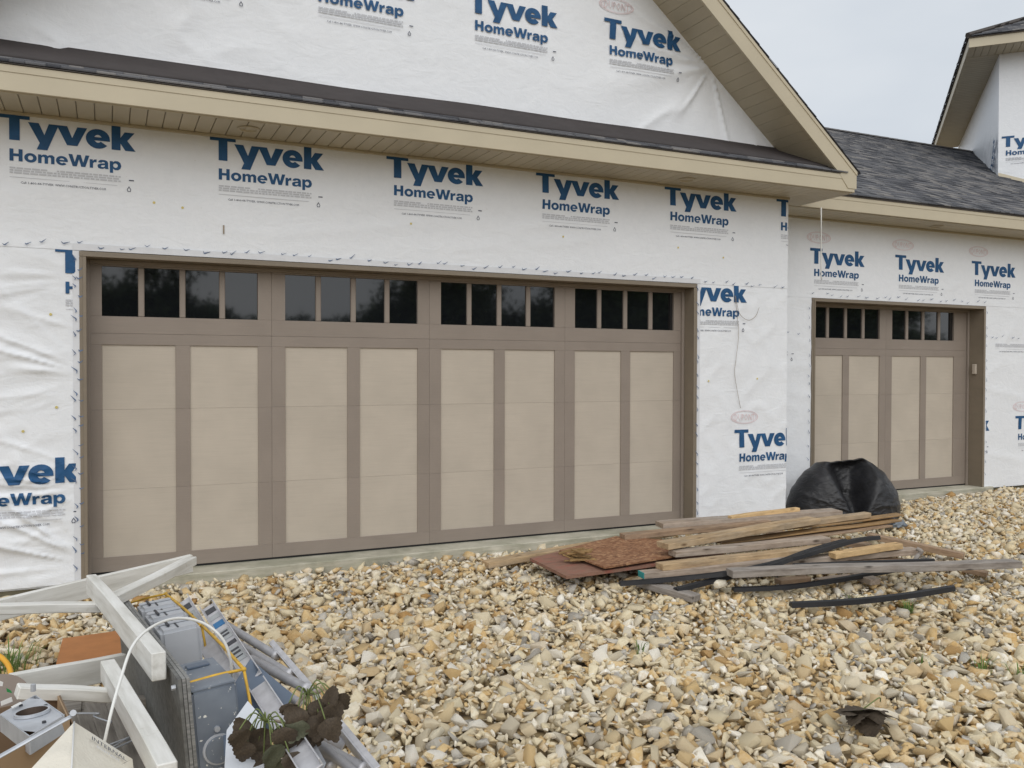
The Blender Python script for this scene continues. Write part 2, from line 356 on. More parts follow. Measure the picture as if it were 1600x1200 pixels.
# ------------------------------------------------------------------ levels of the place
YM, YW = -.155, .52          # front faces of the two wrapped walls
ZS = 3.022                   # soffit level
def gz(x, y):                # gravel surface
    x = np.asarray(x, float); y = np.asarray(y, float)
    z = -.062 + .036*(y+.2) + .018*(fbm(x*1.1+9, y*1.1+4, 5, 2)-.5)*2
    z = np.maximum(z, -.30)
    z = np.where(y > -.2, -.062, z) 
    return z + .03*np.exp(-((x-9.7)/.5)**2-((y-.4)/.4)**2)

# ------------------------------------------------------------------ ground
xs = np.concatenate([np.linspace(-300, -6, 14), np.arange(-5.5, 16, .35), np.linspace(17, 300, 14)])
ys = np.concatenate([np.linspace(-300, -10, 14), np.arange(-9.5, 6, .35), np.linspace(7, 300, 12)])
X, Y = np.meshgrid(xs, ys); Zg = gz(X, Y)-.035
nx, ny = len(xs), len(ys); idx = np.arange(nx*ny).reshape(ny, nx)
F = np.stack([idx[:-1,:-1], idx[:-1,1:], idx[1:,1:], idx[1:,:-1]], -1).reshape(-1, 4)
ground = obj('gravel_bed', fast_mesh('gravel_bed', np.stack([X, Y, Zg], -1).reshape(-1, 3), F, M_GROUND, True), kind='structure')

def hull(npts, bev, seed, sq=(1, .8, .62)):
    R_ = random.Random(seed); bm = bmesh.new(); vs = []
    for i in range(npts):
        d = Vector((R_.gauss(0,1), R_.gauss(0,1), R_.gauss(0,1))).normalized()
        d = Vector([math.copysign(abs(c)**.62, c) for c in d]); r = R_.uniform(.8, 1.05)
        vs.append(bm.verts.new((d.x*r*sq[0], d.y*r*sq[1], d.z*r*sq[2])))
    h = bmesh.ops.convex_hull(bm, input=vs); bmesh.ops.delete(bm, geom=[g for g in h['geom_interior'] if isinstance(g, bmesh.types.BMVert)], context='VERTS')
    if bev:
        bmesh.ops.dissolve_limit(bm, angle_limit=.22, verts=bm.verts[:], edges=bm.edges[:])
        bmesh.ops.bevel(bm, geom=bm.edges[:], offset=bev, segments=1, affect='EDGES', clamp_overlap=True)
    m = max(max(abs(c) for c in v.co) for v in bm.verts)
    for v in bm.verts: v.co /= m
    bmesh.ops.triangulate(bm, faces=bm.faces[:]); bmesh.ops.recalc_face_normals(bm, faces=bm.faces[:])
    bm.verts.index_update(); V = np.array([v.co[:] for v in bm.verts]); F_ = np.array([[v.index for v in f.verts] for f in bm.faces]); bm.free()
    return V, F_
SH = [(1, .74, .46), (1, .60, .42), (1, .86, .40), (1, .68, .56)]
NEAR = [hull(10, .02, 100+i, SH[i % 4]) for i in range(16)]; FAR = [hull(9, 0, 300+i, SH[i % 4]) for i in range(16)]

def in_pile(x, y): return False
def pack(n, seed, k, smin, smax):
    """dart throwing of stones over the visible ground"""
    R_ = np.random.default_rng(seed)
    x = R_.uniform(-2.6, 14.5, n); y = R_.uniform(-6.0, .46, n)
    d = np.stack([x-CP.x, y-CP.y], -1); zf = d @ np.array([_f.x, _f.y]); xl = d @ np.array([_r.x, _r.y])
    ok = (zf > 1.9) & (np.abs(xl) < .66*zf+.5) & ((y < -.225) | ((x > 6.05) & (y < .44)) | ((x < -.05) & (y < -.17)) | ((x > 4.95) & (y < -.17)))
    ok &= ~((x > 6.8) & (x < 9.75) & (y > .40)) & (x < 14)
    x, y, zf = x[ok], y[ok], zf[ok]
    s = smin*(smax/smin)**(R_.random(len(x))**1.5)
    cell = .07; grid = {}; keep = []
    for i in range(len(x)):
        cx, cy = int(x[i]//cell), int(y[i]//cell); good = True
        for a in (-1, 0, 1):
            for b in (-1, 0, 1):
                for j in grid.get((cx+a, cy+b), ()):
                    if (x[i]-x[j])**2+(y[i]-y[j])**2 < (k*(s[i]+s[j]))**2: good = False; break
                if not good: break
            if not good: break
        if good: grid.setdefault((cx, cy), []).append(i); keep.append(i)
    return x[keep], y[keep], s[keep], zf[keep]
L1 = pack(110000, 1, .60, .015, .058); L2 = pack(80000, 2, .72, .010, .046)
px_, py_, ps, pz = [np.concatenate([a, b]) for a, b in zip(L1, L2)]
lift = np.concatenate([np.zeros(len(L1[0])), np.full(len(L2[0]), .026)])
nst = len(px_); print('stones', nst)
zz = gz(px_, py_)-.022+lift+rng.uniform(-.006, .006, nst)
# rotations: flattish
ang = rng.uniform(0, 2*np.pi, nst); tx = rng.normal(0, .5, nst); ty = rng.normal(0, .5, nst)
ca, sa, cx_, sx_, cy_, sy_ = np.cos(ang), np.sin(ang), np.cos(tx), np.sin(tx), np.cos(ty), np.sin(ty)
RZ = np.zeros((nst,3,3)); RZ[:,0,0]=ca; RZ[:,0,1]=-sa; RZ[:,1,0]=sa; RZ[:,1,1]=ca; RZ[:,2,2]=1
RX = np.zeros((nst,3,3)); RX[:,0,0]=1; RX[:,1,1]=cx_; RX[:,1,2]=-sx_; RX[:,2,1]=sx_; RX[:,2,2]=cx_
RY = np.zeros((nst,3,3)); RY[:,1,1]=1; RY[:,0,0]=cy_; RY[:,0,2]=sy_; RY[:,2,0]=-sy_; RY[:,2,2]=cy_
ROT = RX @ RY @ RZ; SC = ps*1.34
kind_ = rng.integers(0, 16, nst); crnd = rng.random(nst)
# the stones that show largest: parts of the gravel bed, one object each
P3 = np.stack([px_, py_, zz], -1)-np.array(CP); zf3 = P3 @ np.array(_f); ux = 800+FPX*(P3 @ np.array(_r))/zf3; uy = 600-FPX*(P3 @ np.array(_u))/zf3
show = (ux > 20) & (ux < 1580) & (uy < 1190) & ~((ux < 560+.0*uy) & (uy > 870)); score = np.where(show, ps/pz*(1+lift*12), 0)
big = set(np.argsort(-score)[:300].tolist())
proto = []
for V, F_ in NEAR: proto.append(fast_mesh('stone', V, F_, M_STONE))
for i in sorted(big):
    M = Matrix.Translation((px_[i], py_[i], zz[i])) @ Matrix(ROT[i].tolist()).to_4x4() @ Matrix.Scale(float(SC[i]), 4)
    obj('stone', proto[kind_[i]], ground, M)
AV, AF, AR, off = [], [], [], 0
bigm = np.zeros(nst, bool); bigm[list(big)] = True
for k in range(16):
    for protos, sel in ((NEAR, (kind_ == k) & (pz < 5.2) & ~bigm), (FAR, (kind_ == k) & (pz >= 5.2) & ~bigm)):
        V, F_ = protos[k]; ii = np.nonzero(sel)[0]
        if not len(ii): continue
        w = np.einsum('nij,vj->nvi', ROT[ii], V)*SC[ii][:,None,None]+np.stack([px_[ii], py_[ii], zz[ii]], -1)[:,None,:]
        AV.append(w.reshape(-1, 3)); AF.append((F_[None]+(np.arange(len(ii))*len(V))[:,None,None]).reshape(-1, 3)+off); AR.append(np.repeat(crnd[ii], len(V))); off += len(ii)*len(V)
obj('gravel', fast_mesh('gravel', np.concatenate(AV), np.concatenate(AF), M_GRAVEL, attr=np.concatenate(AR)), ground, kind='stuff')

# ------------------------------------------------------------------ wrap surfaces and lettering
def w_main(x, z):
    """outward bulge of the wrap on the garage front, metres"""
    left = np.clip((-.0-x)/.25, 0, 1)*np.clip((2.25-z)/.3, 0, 1)
    a = vn(x*1.1-z*.5+3, z*7+x*2.2, 3); b = vn(x*2.2+z*1.5, z*12-x*2, 4)
    ridge = 1-np.abs(2*a-1); r2 = 1-np.abs(2*b-1)
    w = left*(.012*ridge**4+.006*r2**3)
    # pleats running out from where the sheet is stapled along the door
    for q, (az, amp, fr, tl) in enumerate(((.10, .036, 3.2, .5), (.62, .022, 4.2, -.1), (1.35, .026, 3.6, .25), (2.0, .024, 4.0, .35))):
        th = np.arctan2(z-az, .0-x+.05)-tl; rr = np.hypot(x+.05, z-az)
        w = w + left*amp*np.exp(-(th/.55)**2)*np.clip(rr/.22, 0, 1)*np.clip(1.5-rr, 0, 1)*np.clip(1-np.abs(2*vn(th*fr*2.2+q*7, rr*.9, 90+q)-1), 0, 1)**3
    up = np.clip((z-2.2)/.3, 0, 1)*np.clip((3.1-z)/.2, 0, 1)
    w = w + .007*up*(1-np.abs(2*vn(x*1.3+.6*z, z*6-x*.6, 9)-1))**2*(1-.0*x)
    right = np.clip((x-4.9)/.1, 0, 1)*np.clip((2.2-z)/.2, 0, 1)
    w = w + .009*right*(1-np.abs(2*vn(x*5+z*3, z*5-x*3, 11)-1))**2
    return w + .0015*fbm(x*4, z*4, 21)
def w_gable(x, z):
    dx, dz = x-5.05, z-4.12; th = np.arctan2(dz, dx); r = np.hypot(dx, dz)
    fan = np.clip(1-r/1.5, 0, 1)*np.clip(r/.15, 0, 1)*.042*(1-np.abs(2*vn(th*3.5+20, r*.7, 31)-1))**4
    l = np.clip((1.6-x)/1.5, 0, 1)*.028*(1-np.abs(2*vn(x*1.6+z*2.4, z*2.2-x*1.6, 33)-1))**4
    g = .003*(1-np.abs(2*vn(x*1.7, z*4+x, 35)-1))**2
    return fan+l+g+.0015*fbm(x*4, z*4, 37)
def w_wing(x, z): return .008*(1-np.abs(2*vn(x*2.2-z*1.5, z*4+x, 41)-1))**2*np.clip((3-z)/1, .25, 1)+.0015*fbm(x*4, z*4, 43)
def sheet(name, x0, x1, z0, z1, y, wf, parent, step=.025, clip=(), extra=0, M=None):
    xs_ = np.linspace(x0, x1, max(2, int((x1-x0)/step)+1)); zs_ = np.linspace(z0, z1, max(2, int((z1-z0)/step)+1))
    X_, Z_ = np.meshgrid(xs_, zs_); Y_ = y-wf(X_, Z_)-extra
    i_ = np.arange(X_.size).reshape(X_.shape); F_ = np.stack([i_[:-1,:-1], i_[:-1,1:], i_[1:,1:], i_[1:,:-1]], -1).reshape(-1, 4)
    me = fast_mesh(name, np.stack([X_, Y_, Z_], -1).reshape(-1, 3), F_, M_WRAP, True)
    if clip:
        bm = bmesh.new(); bm.from_mesh(me)
        for c_, n_ in clip: bmesh.ops.bisect_plane(bm, geom=bm.verts[:]+bm.edges[:]+bm.faces[:], plane_co=c_, plane_no=n_, clear_outer=True)
        bm.to_mesh(me); bm.free()
    return obj(name, me, parent, M)

# glyphs, cap height 1: list of (outer, [holes])
def arc(cx, cy, rx, ry, a0, a1, n=14): return [(cx+rx*math.cos(math.radians(a0+(a1-a0)*i/n)), cy+ry*math.sin(math.radians(a0+(a1-a0)*i/n))) for i in range(n+1)]
def gl_o(w, h=.74, s=.24, n=20):
    cx, cy = w/2, h/2-.01; return [(arc(cx, cy, w/2, h/2+.01, 0, 360, n)[:-1], [arc(cx, cy, w/2-s, h/2-s*.78, 0, 360, n)[:-1]])]
def gl_e(w, h=.74, s=.24, n=12):
    cx, cy = w/2, h/2-.01; ro, rv = w/2, h/2+.01; ri, rj = w/2-s, h/2-s*.72; b0, b1 = cy-.075, cy+.06
    out = arc(cx, cy, ro, rv, 0, 320, 22)[1:]
    inner = [p for p in arc(cx, cy, ri, rj, 318, 188, 10) if p[1] < b0-.01]
    o = [(cx+ro, b0)]+[(cx+ro, cy)]+out+inner+[(cx-ri*.98, b0)]
    hole = [p for p in arc(cx, cy, ri, rj, 8, 172, 10) if p[1] > b1+.005]; hole = [(cx+ri*.97, b1)]+hole+[(cx-ri*.97, b1)]
    return [(o, [hole])]
TY = [ # advance handled in place, as on the sheet
 [([(0,.82),(0,1),(1.08,1),(1.08,.82),(.73,.82),(.73,0),(.36,0),(.36,.82)], [])],
 [([(1.02,.74),(1.40,.74),(1.60,.30),(1.76,.74),(2.12,.74),(1.70,-.28),(1.32,-.28),(1.43,-.02)], [])],
 [([(2.04,.74),(2.42,.74),(2.60,.29),(2.79,.74),(3.15,.74),(2.79,0),(2.41,0)], [])],
 [([(x+3.10, y) for x, y in o], [[(x+3.10, y) for x, y in h] for h in hs]) for o, hs in gl_e(.90, .76, .31)],
 [([(4.06,0),(4.06,1),(4.40,1),(4.40,.50),(4.56,.74),(4.94,.74),(4.66,.40),(4.98,0),(4.58,0),(4.40,.27),(4.40,0)], [])]]
H_ = [([(0,0),(0,1),(.27,1),(.27,.62),(.62,.62),(.62,1),(.89,1),(.89,0),(.62,0),(.62,.40),(.27,.40),(.27,0)], [])]
M__ = [([(0,0),(0,.72),(.23,.72),(.23,.63),(.36,.74),(.55,.74),(.66,.64),(.80,.74),(1.0,.74),(1.14,.6),(1.14,0),(.90,0),(.90,.48),(.84,.55),(.76,.55),(.69,.47),(.69,0),(.45,0),(.45,.48),(.39,.55),(.31,.55),(.24,.47),(.24,0)], [])]
W__ = [([(0,1),(.28,1),(.45,.36),(.62,1),(.88,1),(1.05,.36),(1.22,1),(1.50,1),(1.20,0),(.91,0),(.75,.62),(.59,0),(.30,0)], [])]
R__ = [([(0,0),(0,.72),(.22,.72),(.22,.6),(.33,.72),(.50,.75),(.50,.5),(.34,.5),(.24,.4),(.24,0)], [])]
A__ = [([(.59,0),(.57,.08),(.42,-.01),(.24,-.02),(.08,.04),(.02,.2),(.06,.34),(.26,.43),(.56,.47),(.55,.53),(.48,.58),(.36,.57),(.31,.50),(.07,.52),(.12,.66),(.28,.75),(.58,.75),(.74,.67),(.80,.52),(.80,.12),(.84,0)], [[(.56,.33),(.56,.22),(.46,.14),(.33,.14),(.27,.21),(.33,.29)]])]
P__ = [([(0,-.28),(0,.72),(.23,.72),(.23,.64),(.38,.75),(.60,.75),(.78,.62),(.85,.36),(.78,.12),(.60,-.02),(.38,-.02),(.24,.08),(.24,-.28)], [[(.24,.36),(.29,.5),(.42,.56),(.54,.5),(.6,.36),(.54,.22),(.42,.16),(.29,.22)]])]
def word(glyphs):
    out, x = [], 0
    for g, adv in glyphs:
        out += [([(a+x, b) for a, b in o], [[(a+x, b) for a, b in h] for h in hs]) for o, hs in g]; x += adv
    return out, x
HW, HWW = word([(H_, 1.0), (gl_o(.86, .76, .25), .95), (M__, 1.24), (gl_e(.84, .76, .24), .88), (W__, 1.52), (R__, .54), (A__, .92), (P__, .85)])
def font_polys(text, h, x, z, wide=1.0):
    """small print from the built-in font, as vertices and faces in the sheet plane"""
    key = (text,)
    if key not in FONT:
        c = bpy.data.curves.new('small_print', 'FONT'); c.body = text; c.resolution_u = 1; o = bpy.data.objects.new('small_print', c)
        COL.objects.link(o); dg = bpy.context.evaluated_depsgraph_get(); me = o.evaluated_get(dg).to_mesh()
        FONT[key] = ([v.co[:2] for v in me.vertices], [list(p.vertices) for p in me.polygons]); bpy.data.objects.remove(o); bpy.data.curves.remove(c)
    V, F_ = FONT[key]; return [(x+a*h/.72*wide, z+b*h/.72) for a, b in V], F_
FONT = {}
def add_poly(bm, outer, holes, tr, mi):
    pts = [Vector((*p, 0)) for p in outer]; loops = [pts]+[[Vector((*p, 0)) for p in h] for h in holes]
    vs = [bm.verts.new(tr(p.x, p.y)) for lp in loops for p in lp]
    for t in tessellate_polygon(loops):
        try: f = bm.faces.new([vs[i] for i in t]); f.material_index = mi
        except ValueError: pass
def logo(name, x, zt, y, wf, parent, clip=(), sx=1.0, oval=False, letters=True, M=None, fine=True, extra=.003, gs=.05):
    """blue print on the wrap: x = left end of the T bar, zt = top of the T"""
    s = .165; k = .79/4.98*sx; bm = bmesh.new(); zb = zt-s
    for g in TY:
        for o, hs in g: add_poly(bm, o, hs, lambda a, b: (x+a*k, 0, zb+b*s), 0)
    s2 = .077; k2 = .644/HWW*sx; zb2 = zt-.297; x2 = x+.058*sx
    for o, hs in HW: add_poly(bm, o, hs, lambda a, b: (x2+a*k2, 0, zb2+b*s2), 0)
    bmesh.ops.recalc_face_normals(bm, faces=bm.faces[:])
    for i in range(int(x/gs)-2, int((x+.9)/gs)+2): bmesh.ops.bisect_plane(bm, geom=bm.verts[:]+bm.edges[:]+bm.faces[:], plane_co=(i*gs,0,0), plane_no=(1,0,0))
    for i in range(int((zt-.45)/gs)-1, int((zt+.1)/gs)+2): bmesh.ops.bisect_plane(bm, geom=bm.verts[:]+bm.edges[:]+bm.faces[:], plane_co=(0,0,i*gs), plane_no=(0,0,1))
    def rect(x0, x1, z0, z1, mi): add_poly(bm, [(x0,z0),(x1,z0),(x1,z1),(x0,z1)], [], lambda a, b: (a, 0, b), mi)
    if fine:
        R_ = random.Random(5)
        for row, zz_ in enumerate((zt-.345, zt-.360, zt-.375)):
            xx = x2
            while xx < x2+.63*sx:
                l_ = R_.uniform(.012, .045); 
                if not (.28 < (xx-x2)/(.63*sx) < .36 and row == 0): rect(xx, min(xx+l_, x2+.64*sx), zz_, zz_+.010, 1)
                xx += l_+.006
        rect(x2, x2+.62*sx, zt-.400, zt-.397, 1)
        for txt, xo, wd in (('Call 1-800-44-TYVEK', .06, 1.02), ('WWW.CONSTRUCTION.TYVEK.COM', .255, .84)):
            V, F_ = font_polys(txt, .0150, x2+xo*sx, zt-.437, wd*sx); vs = [bm.verts.new((a, 0, b)) for a, b in V]
            for f in F_:
                try: bm.faces.new([vs[i] for i in f]).material_index = 2
                except ValueError: pass
        dx, dz = x2+.69*sx, zt-.425
        add_poly(bm, [(dx, dz+.028),(dx+.013, dz+.006),(dx+.009, dz-.008),(dx-.009, dz-.008),(dx-.013, dz+.006)], [[(dx, dz+.02),(dx+.009, dz+.004),(dx+.005, dz-.004),(dx-.005, dz-.004),(dx-.009, dz+.004)]], lambda a, b: (a, 0, b), 2)
        rect(dx+.0, dx+.03, zt-.362, zt-.355, 2)
    if oval:
        cx, cz = x+.12*sx, zt+.115
        for f_, g_ in ((1, .94), (.88, .84)):
            add_poly(bm, [(cx+.17*sx*f_*math.cos(t*.2618), cz+.062*f_*math.sin(t*.2618)) for t in range(24)], [[(cx+.17*sx*g_*math.cos(t*.2618), cz+.062*g_*math.sin(t*.2618)) for t in range(24)]], lambda a, b: (a, 0, b), 3)
        V, F_ = font_polys('DUPONT', .062, cx-.125*sx, cz-.03, .70*sx); vs = [bm.verts.new((a, 0, b)) for a, b in V]
        for f in F_:
            try: bm.faces.new([vs[i] for i in f]).material_index = 3
            except ValueError: pass
    for c_, n_ in clip: bmesh.ops.bisect_plane(bm, geom=bm.verts[:]+bm.edges[:]+bm.faces[:], plane_co=c_, plane_no=n_, clear_outer=True)
    if not bm.verts: bm.free(); return None
    P = np.array([v.co[:] for v in bm.verts]); Wv = wf(P[:,0], P[:,2])
    for v, w in zip(bm.verts, Wv): v.co.y = y-w-extra
    for f in bm.faces:
        f.normal_update()
        if f.normal.y > 0: f.normal_flip()
    me = bpy.data.meshes.new('printed_lettering'); bm.to_mesh(me); bm.free()
    for m in (M_INK, M_FINE, M_URL, M_OVAL): me.materials.append(m)
    return obj('printed_lettering', me, parent, M)

XR = (1,0,0); XL = (-1,0,0); ZU = (0,0,1); ZD = (0,0,-1)
def cl(side, v): return ((v,0,0), XR) if side == 'r' else ((v,0,0), XL) if side == 'l' else ((0,0,v), ZU) if side == 't' else ((0,0,v), ZD)

def marks(parent, segs, wf, y, n_per=9.5, seed=1):
    """little pulled creases where the wrap is stapled, along segments (x0,z0,x1,z1)"""
    R_ = random.Random(seed); V, F_ = [], []
    for (x0, z0, x1, z1, off) in segs:
        ln = math.hypot(x1-x0, z1-z0); n = int(ln*n_per)
        for i in range(n):
            t = (i+R_.random()*.7)/n; x, z = x0+(x1-x0)*t+R_.uniform(-.006,.006), z0+(z1-z0)*t+R_.uniform(-off, off)
            a = R_.uniform(.3, .8) if x1 != x0 else R_.uniform(2., 2.5)
            for aa, l_ in ((a, R_.uniform(.022,.046)), (a+R_.uniform(1.6,2.2), R_.uniform(.010,.020))):
                c, s = math.cos(aa), math.sin(aa); w_ = R_.uniform(.0025, .0048); yy = y-float(wf(np.array(x), np.array(z)))-.0135-R_.uniform(0,.001); k = len(V)
                V += [(x-s*w_, yy, z+c*w_), (x+s*w_, yy, z-c*w_), (x+c*l_+s*w_*.3, yy-.002, z+s*l_-c*w_*.3), (x+c*l_-s*w_*.3, yy-.002, z+s*l_+c*w_*.3)]; F_.append([k, k+1, k+2, k+3])
    return obj('staple_marks', mesh('staple_marks', V, F_, M_STAPLE), parent, kind='stuff')

# ------------------------------------------------------------------ garage doors
def garage_door(parent, x0, y, nsec, s, endr=0):
    """x0 left edge, y the face of the trim boards"""
    a, b = .0975, .5620; a *= s/1.2192; b *= s/1.2192
    z_wt, z_wb, z_pt, z1, z2, z_pb, H0 = 2.0953, 1.7577, 1.5634, 1.1215, .5724, .1141, 2.134
    c0 = Vector((x0+nsec*s/2, y, 1.07)); me = bpy.data.meshes.new('garage_door'); bm = bmesh.new()
    bm_box(bm, -nsec*s/2, nsec*s/2+endr, .030, .055, -1.07+.012, H0-1.07); bm.to_mesh(me); bm.free(); me.materials.append(M_TAUPE)
    d = obj('garage_door', me, parent, Matrix.Translation(c0))
    g = .0004
    zs_ = [z_pb, z2, z1, z_pt]
    for k in range(nsec):
        for (p, q) in ((a, b), (s-b, s-a)):
            for j in range(3):
                box('panel', x0+k*s+p-.004, x0+k*s+q+.004, y+.011, y+.029, zs_[j]+(g if j else -.004), zs_[j+1]-(g if j < 2 else -.004), M_TAN, d, .0005)
        xl = x0+k*s; xr = xl+s+(endr if k == nsec-1 else 0)
        # upright boards, broken at the joints between the door's four sections
        for (p, q) in ((xl+.0006, xl+a), (xl+b, xl+s-b), (xl+s-a, xr-.0006)):
            for j in range(3): box('stile', p, q, y, y+.0295, zs_[j]+(.0003 if j else 0), zs_[j+1]-(.0003 if j < 2 else 0), M_TAUPE, d, .0007)
        box('bottom_rail', xl+.0006, xr-.0006, y, y+.0295, .016, z_pb-.0004, M_TAUPE, d, .0009)
        box('middle_rail', xl+.0006, xr-.0006, y, y+.0295, z_pt+.0004, 1.6400, M_TAUPE, d, .0009)
        box('window_rail', xl+.0006, xr-.0006, y, y+.0295, 1.6411, z_wb-.0005, M_TAUPE, d, .0009)
        box('top_rail', xl+.0006, xr-.0006, y, y+.0295, z_wt+.0005, H0, M_TAUPE, d, .0009)
        box('stile', xl+.0006, xl+a, y, y+.0295, z_wb, z_wt, M_TAUPE, d, .0009); box('stile', xl+s-a, xr-.0006, y, y+.0295, z_wb, z_wt, M_TAUPE, d, .0009)
        m = .040; pw = (s-2*a-3*m)/4
        for j in range(4):
            X0 = xl+a+j*(pw+m); box('window_pane', X0-.004, X0+pw+.004, y+.021, y+.027, z_wb-.004, z_wt+.004, M_GLASS, d, 0)
            if j < 3: box('glazing_bar', X0+pw, X0+pw+m, y+.004, y+.0295, z_wb, z_wt, M_TAUPE, d, .005)
    box('bottom_seal', x0, x0+nsec*s+endr, y+.006, y+.028, .003, .0155, M_BLACK, d, 0)
    return d
def door_frame(parent, xi0, xi1, y, yf, w=.034, H0=2.134):
    """jambs from the door plane out to yf; xi = clear opening"""
    bm = bmesh.new(); bm_box(bm, -.001, .001, -.001, .001, -.001, .001)
    t = box('door_frame', xi0-w, xi1+w, yf+.001, y+.06, H0, H0+w, M_JAMB, parent, .002)       # head piece carries the rest
    box('jamb', xi0-w, xi0-.0005, yf, y+.06, .0, H0-.0005, M_JAMB, t, .003); box('jamb', xi1+.0005, xi1+w, yf, y+.06, .0, H0-.0005, M_JAMB, t, .003)
    box('trim_bead', xi0-w*.4, xi0+.008, yf-.006, yf-.0005, .0, H0-.002, M_JAMB, t, .002); box('trim_bead', xi1-.008, xi1+w*.4, yf-.006, yf-.0005, .0, H0-.002, M_JAMB, t, .002)
    box('trim_bead', xi0-w*.4, xi1+w*.4, yf-.006, yf-.0005, H0-.001, H0+w*.45, M_JAMB, t, .002)
    box('door_stop', xi0, xi0+.024, y-.028, y-.003, .001, H0-.001, M_TAUPE, t, .003); box('door_stop', xi1-.024, xi1, y-.028, y-.003, .001, H0-.001, M_TAUPE, t, .003)
    box('door_stop', xi0+.0245, xi1-.0245, y-.028, y-.003, H0-.026, H0-.0005, M_TAUPE, t, .003)
    return t
def soffit_boards(parent, x0, x1, yb, yf, z, pitch=.1016, slope=0):
    """grooved boards running from wall to fascia; first is the named soffit, the others hang under it"""
    t = box('soffit', x0, x1, yf+.002, yb-.002, z+.012, z+.026, M_JAMB, parent, 0)
    n = int((x1-x0)/pitch); p = (x1-x0)/n
    for i in range(n): box('board', x0+i*p+.0022, x0+(i+1)*p-.0022, yf+.002, yb-.002, z, z+.0115, M_SOFFIT, t, .003)
    return t
def downlight(parent, x, y, z):
    t = MT('x'); bpy.data.materials.remove(t.m)
    bm = bmesh.new(); V = [bm.verts.new((r*math.cos(k*math.pi/12), r*math.sin(k*math.pi/12), h)) for r, h in ((.075,-.002),(.072,-.010),(.058,-.010),(.050,.004)) for k in range(24)]
    for j in range(3):
        for k in range(24): bm.faces.new((V[j*24+k], V[j*24+(k+1)%24], V[(j+1)*24+(k+1)%24], V[(j+1)*24+k]))
    bm.faces.new(V[72:96]); return bm_to('soffit_light', bm, M_SOFFIT, parent, Matrix.Translation((x, y, z)))
def shingle_roof(name, parent, O, U, S, nu, ns, expo, seed=0, clipf=None, th=.006):
    """O corner at the eave, U unit along the eave, S unit up the slope; nu length, ns slope length"""
    R_ = np.random.default_rng(seed); O, U, S = Vector(O), Vector(U), Vector(S); n = U.cross(S).normalized(); n = n if n.z > 0 else -n
    V, F_, A = [], [], []
    for r in range(int(ns/expo)+1):
        u = -R_.random()*.25; base = r*expo
        while u < nu:
            w = R_.choice([.08,.11,.14,.19]); u0, u1 = max(u, 0), min(u+w, nu); u += w
            if u1 <= u0+.005: continue
            lo = base-R_.choice([0,0,.004]); hi = min(base+expo+.02, ns+.01); t2 = th*R_.choice([1,1,1.6]); lift_ = .004
            if clipf and not clipf(O+U*((u0+u1)/2)+S*base): continue
            k = len(V)
            for (uu, ss, hh) in ((u0+.001, lo, 0), (u1-.001, lo, 0), (u1-.001, lo, t2+lift_), (u0+.001, lo, t2+lift_), (u0+.001, hi, .002), (u1-.001, hi, .002)):
                V.append(tuple(O+U*uu+S*ss+n*hh))
            F_ += [[k, k+1, k+2, k+3], [k+3, k+2, k+5, k+4]]; A += [R_.random()]*6
    return obj(name, fast_mesh(name, V, F_, M_SHINGLE, attr=A), parent, kind='stuff')

# ------------------------------------------------------------------ main garage block
XC0, XC1 = -1.08, 5.963; XM = (XC0+XC1)/2; YF = -.62; SL = .824
GB = empty('garage_building', (XM, YM, 0), 'double garage block wrapped in white house wrap under a front gable, wide sixteen-window door', 'garage')
# shell behind the wrap (sides, back, pieces round the opening)
wl = box('wall', XC0+.01, -.06, YM+.012, YM+.15, -.02, 3.2, M_WRAP, GB, 0)
box('wall', 4.93, XC1-.005, YM+.012, YM+.15, -.02, 3.2, M_WRAP, GB, 0); box('wall', -.0595, 4.9295, YM+.012, YM+.15, 2.19, 3.2, M_WRAP, GB, 0)
box('wall', XC1-.14, XC1-.002, YM+.151, 7, -.02, 3.2, M_WRAP, GB, 0); box('wall', XC0+.01, XC0+.14, YM+.151, 7, -.02, 3.2, M_WRAP, GB, 0); box('wall', XC0+.141, XC1-.141, 6.86, 7, -.02, 3.2, M_WRAP, GB, 0)
h1 = sheet('house_wrap', XC0, XC1, 2.172, 3.04, YM, w_main, GB, extra=.003)
h2 = sheet('house_wrap', XC0, -.019, -.005, 2.2, YM, w_main, GB, .014)
h3 = sheet('house_wrap', 4.909, XC1, .0, 2.2, YM, w_main, GB)
rake = lambda dz=0: (((4.462, 0, 4.612+dz), (SL, 0, 1)), ((2*XM-4.462, 0, 4.612+dz), (-SL, 0, 1)))
h4 = sheet('house_wrap', XC0, XC1, 3.3, 6.9, YM, w_gable, GB, clip=rake(.02), step=.02)
PX = 1.2599; X0 = .7782
for k in (-2, -1, 0, 1, 2, 3, 4): logo('a', X0+k*PX, 3.012, YM, w_main, h1, clip=[cl('r', XC1-.001), cl('t', 3.02)], extra=.0055)
logo('b', X0-PX+.31, 2.185, YM, w_main, h2, clip=[cl('r', -.05), cl('t', 2.171)], gs=.015, extra=.006)
logo('b', X0-2*PX+.31, 2.185, YM, w_main, h2, clip=[cl('r', -.02), cl('t', 2.171)])
logo('b', X0+3*PX+.125, 2.185, YM, w_main, h3, clip=[cl('l', 4.911), cl('t', 2.171)], gs=.025, extra=.0045)
logo('c', X0-PX-.342, .825, YM, w_main, h2, clip=[cl('r', -.06)], oval=True, gs=.015, extra=.006)
logo('c', X0+4*PX-.475, .85, YM, w_main, h3, sx=.95, clip=[cl('r', XC1-.002)], oval=True, gs=.025, extra=.0045)
for k in range(4): logo('g', 3.93+(k-3)*1.23, 4.365, YM, w_gable, h4, oval=True, extra=.009, gs=.02)
logo('g', X0+PX*1, 5.5, YM, w_gable, h4, oval=True, extra=.009, gs=.02)
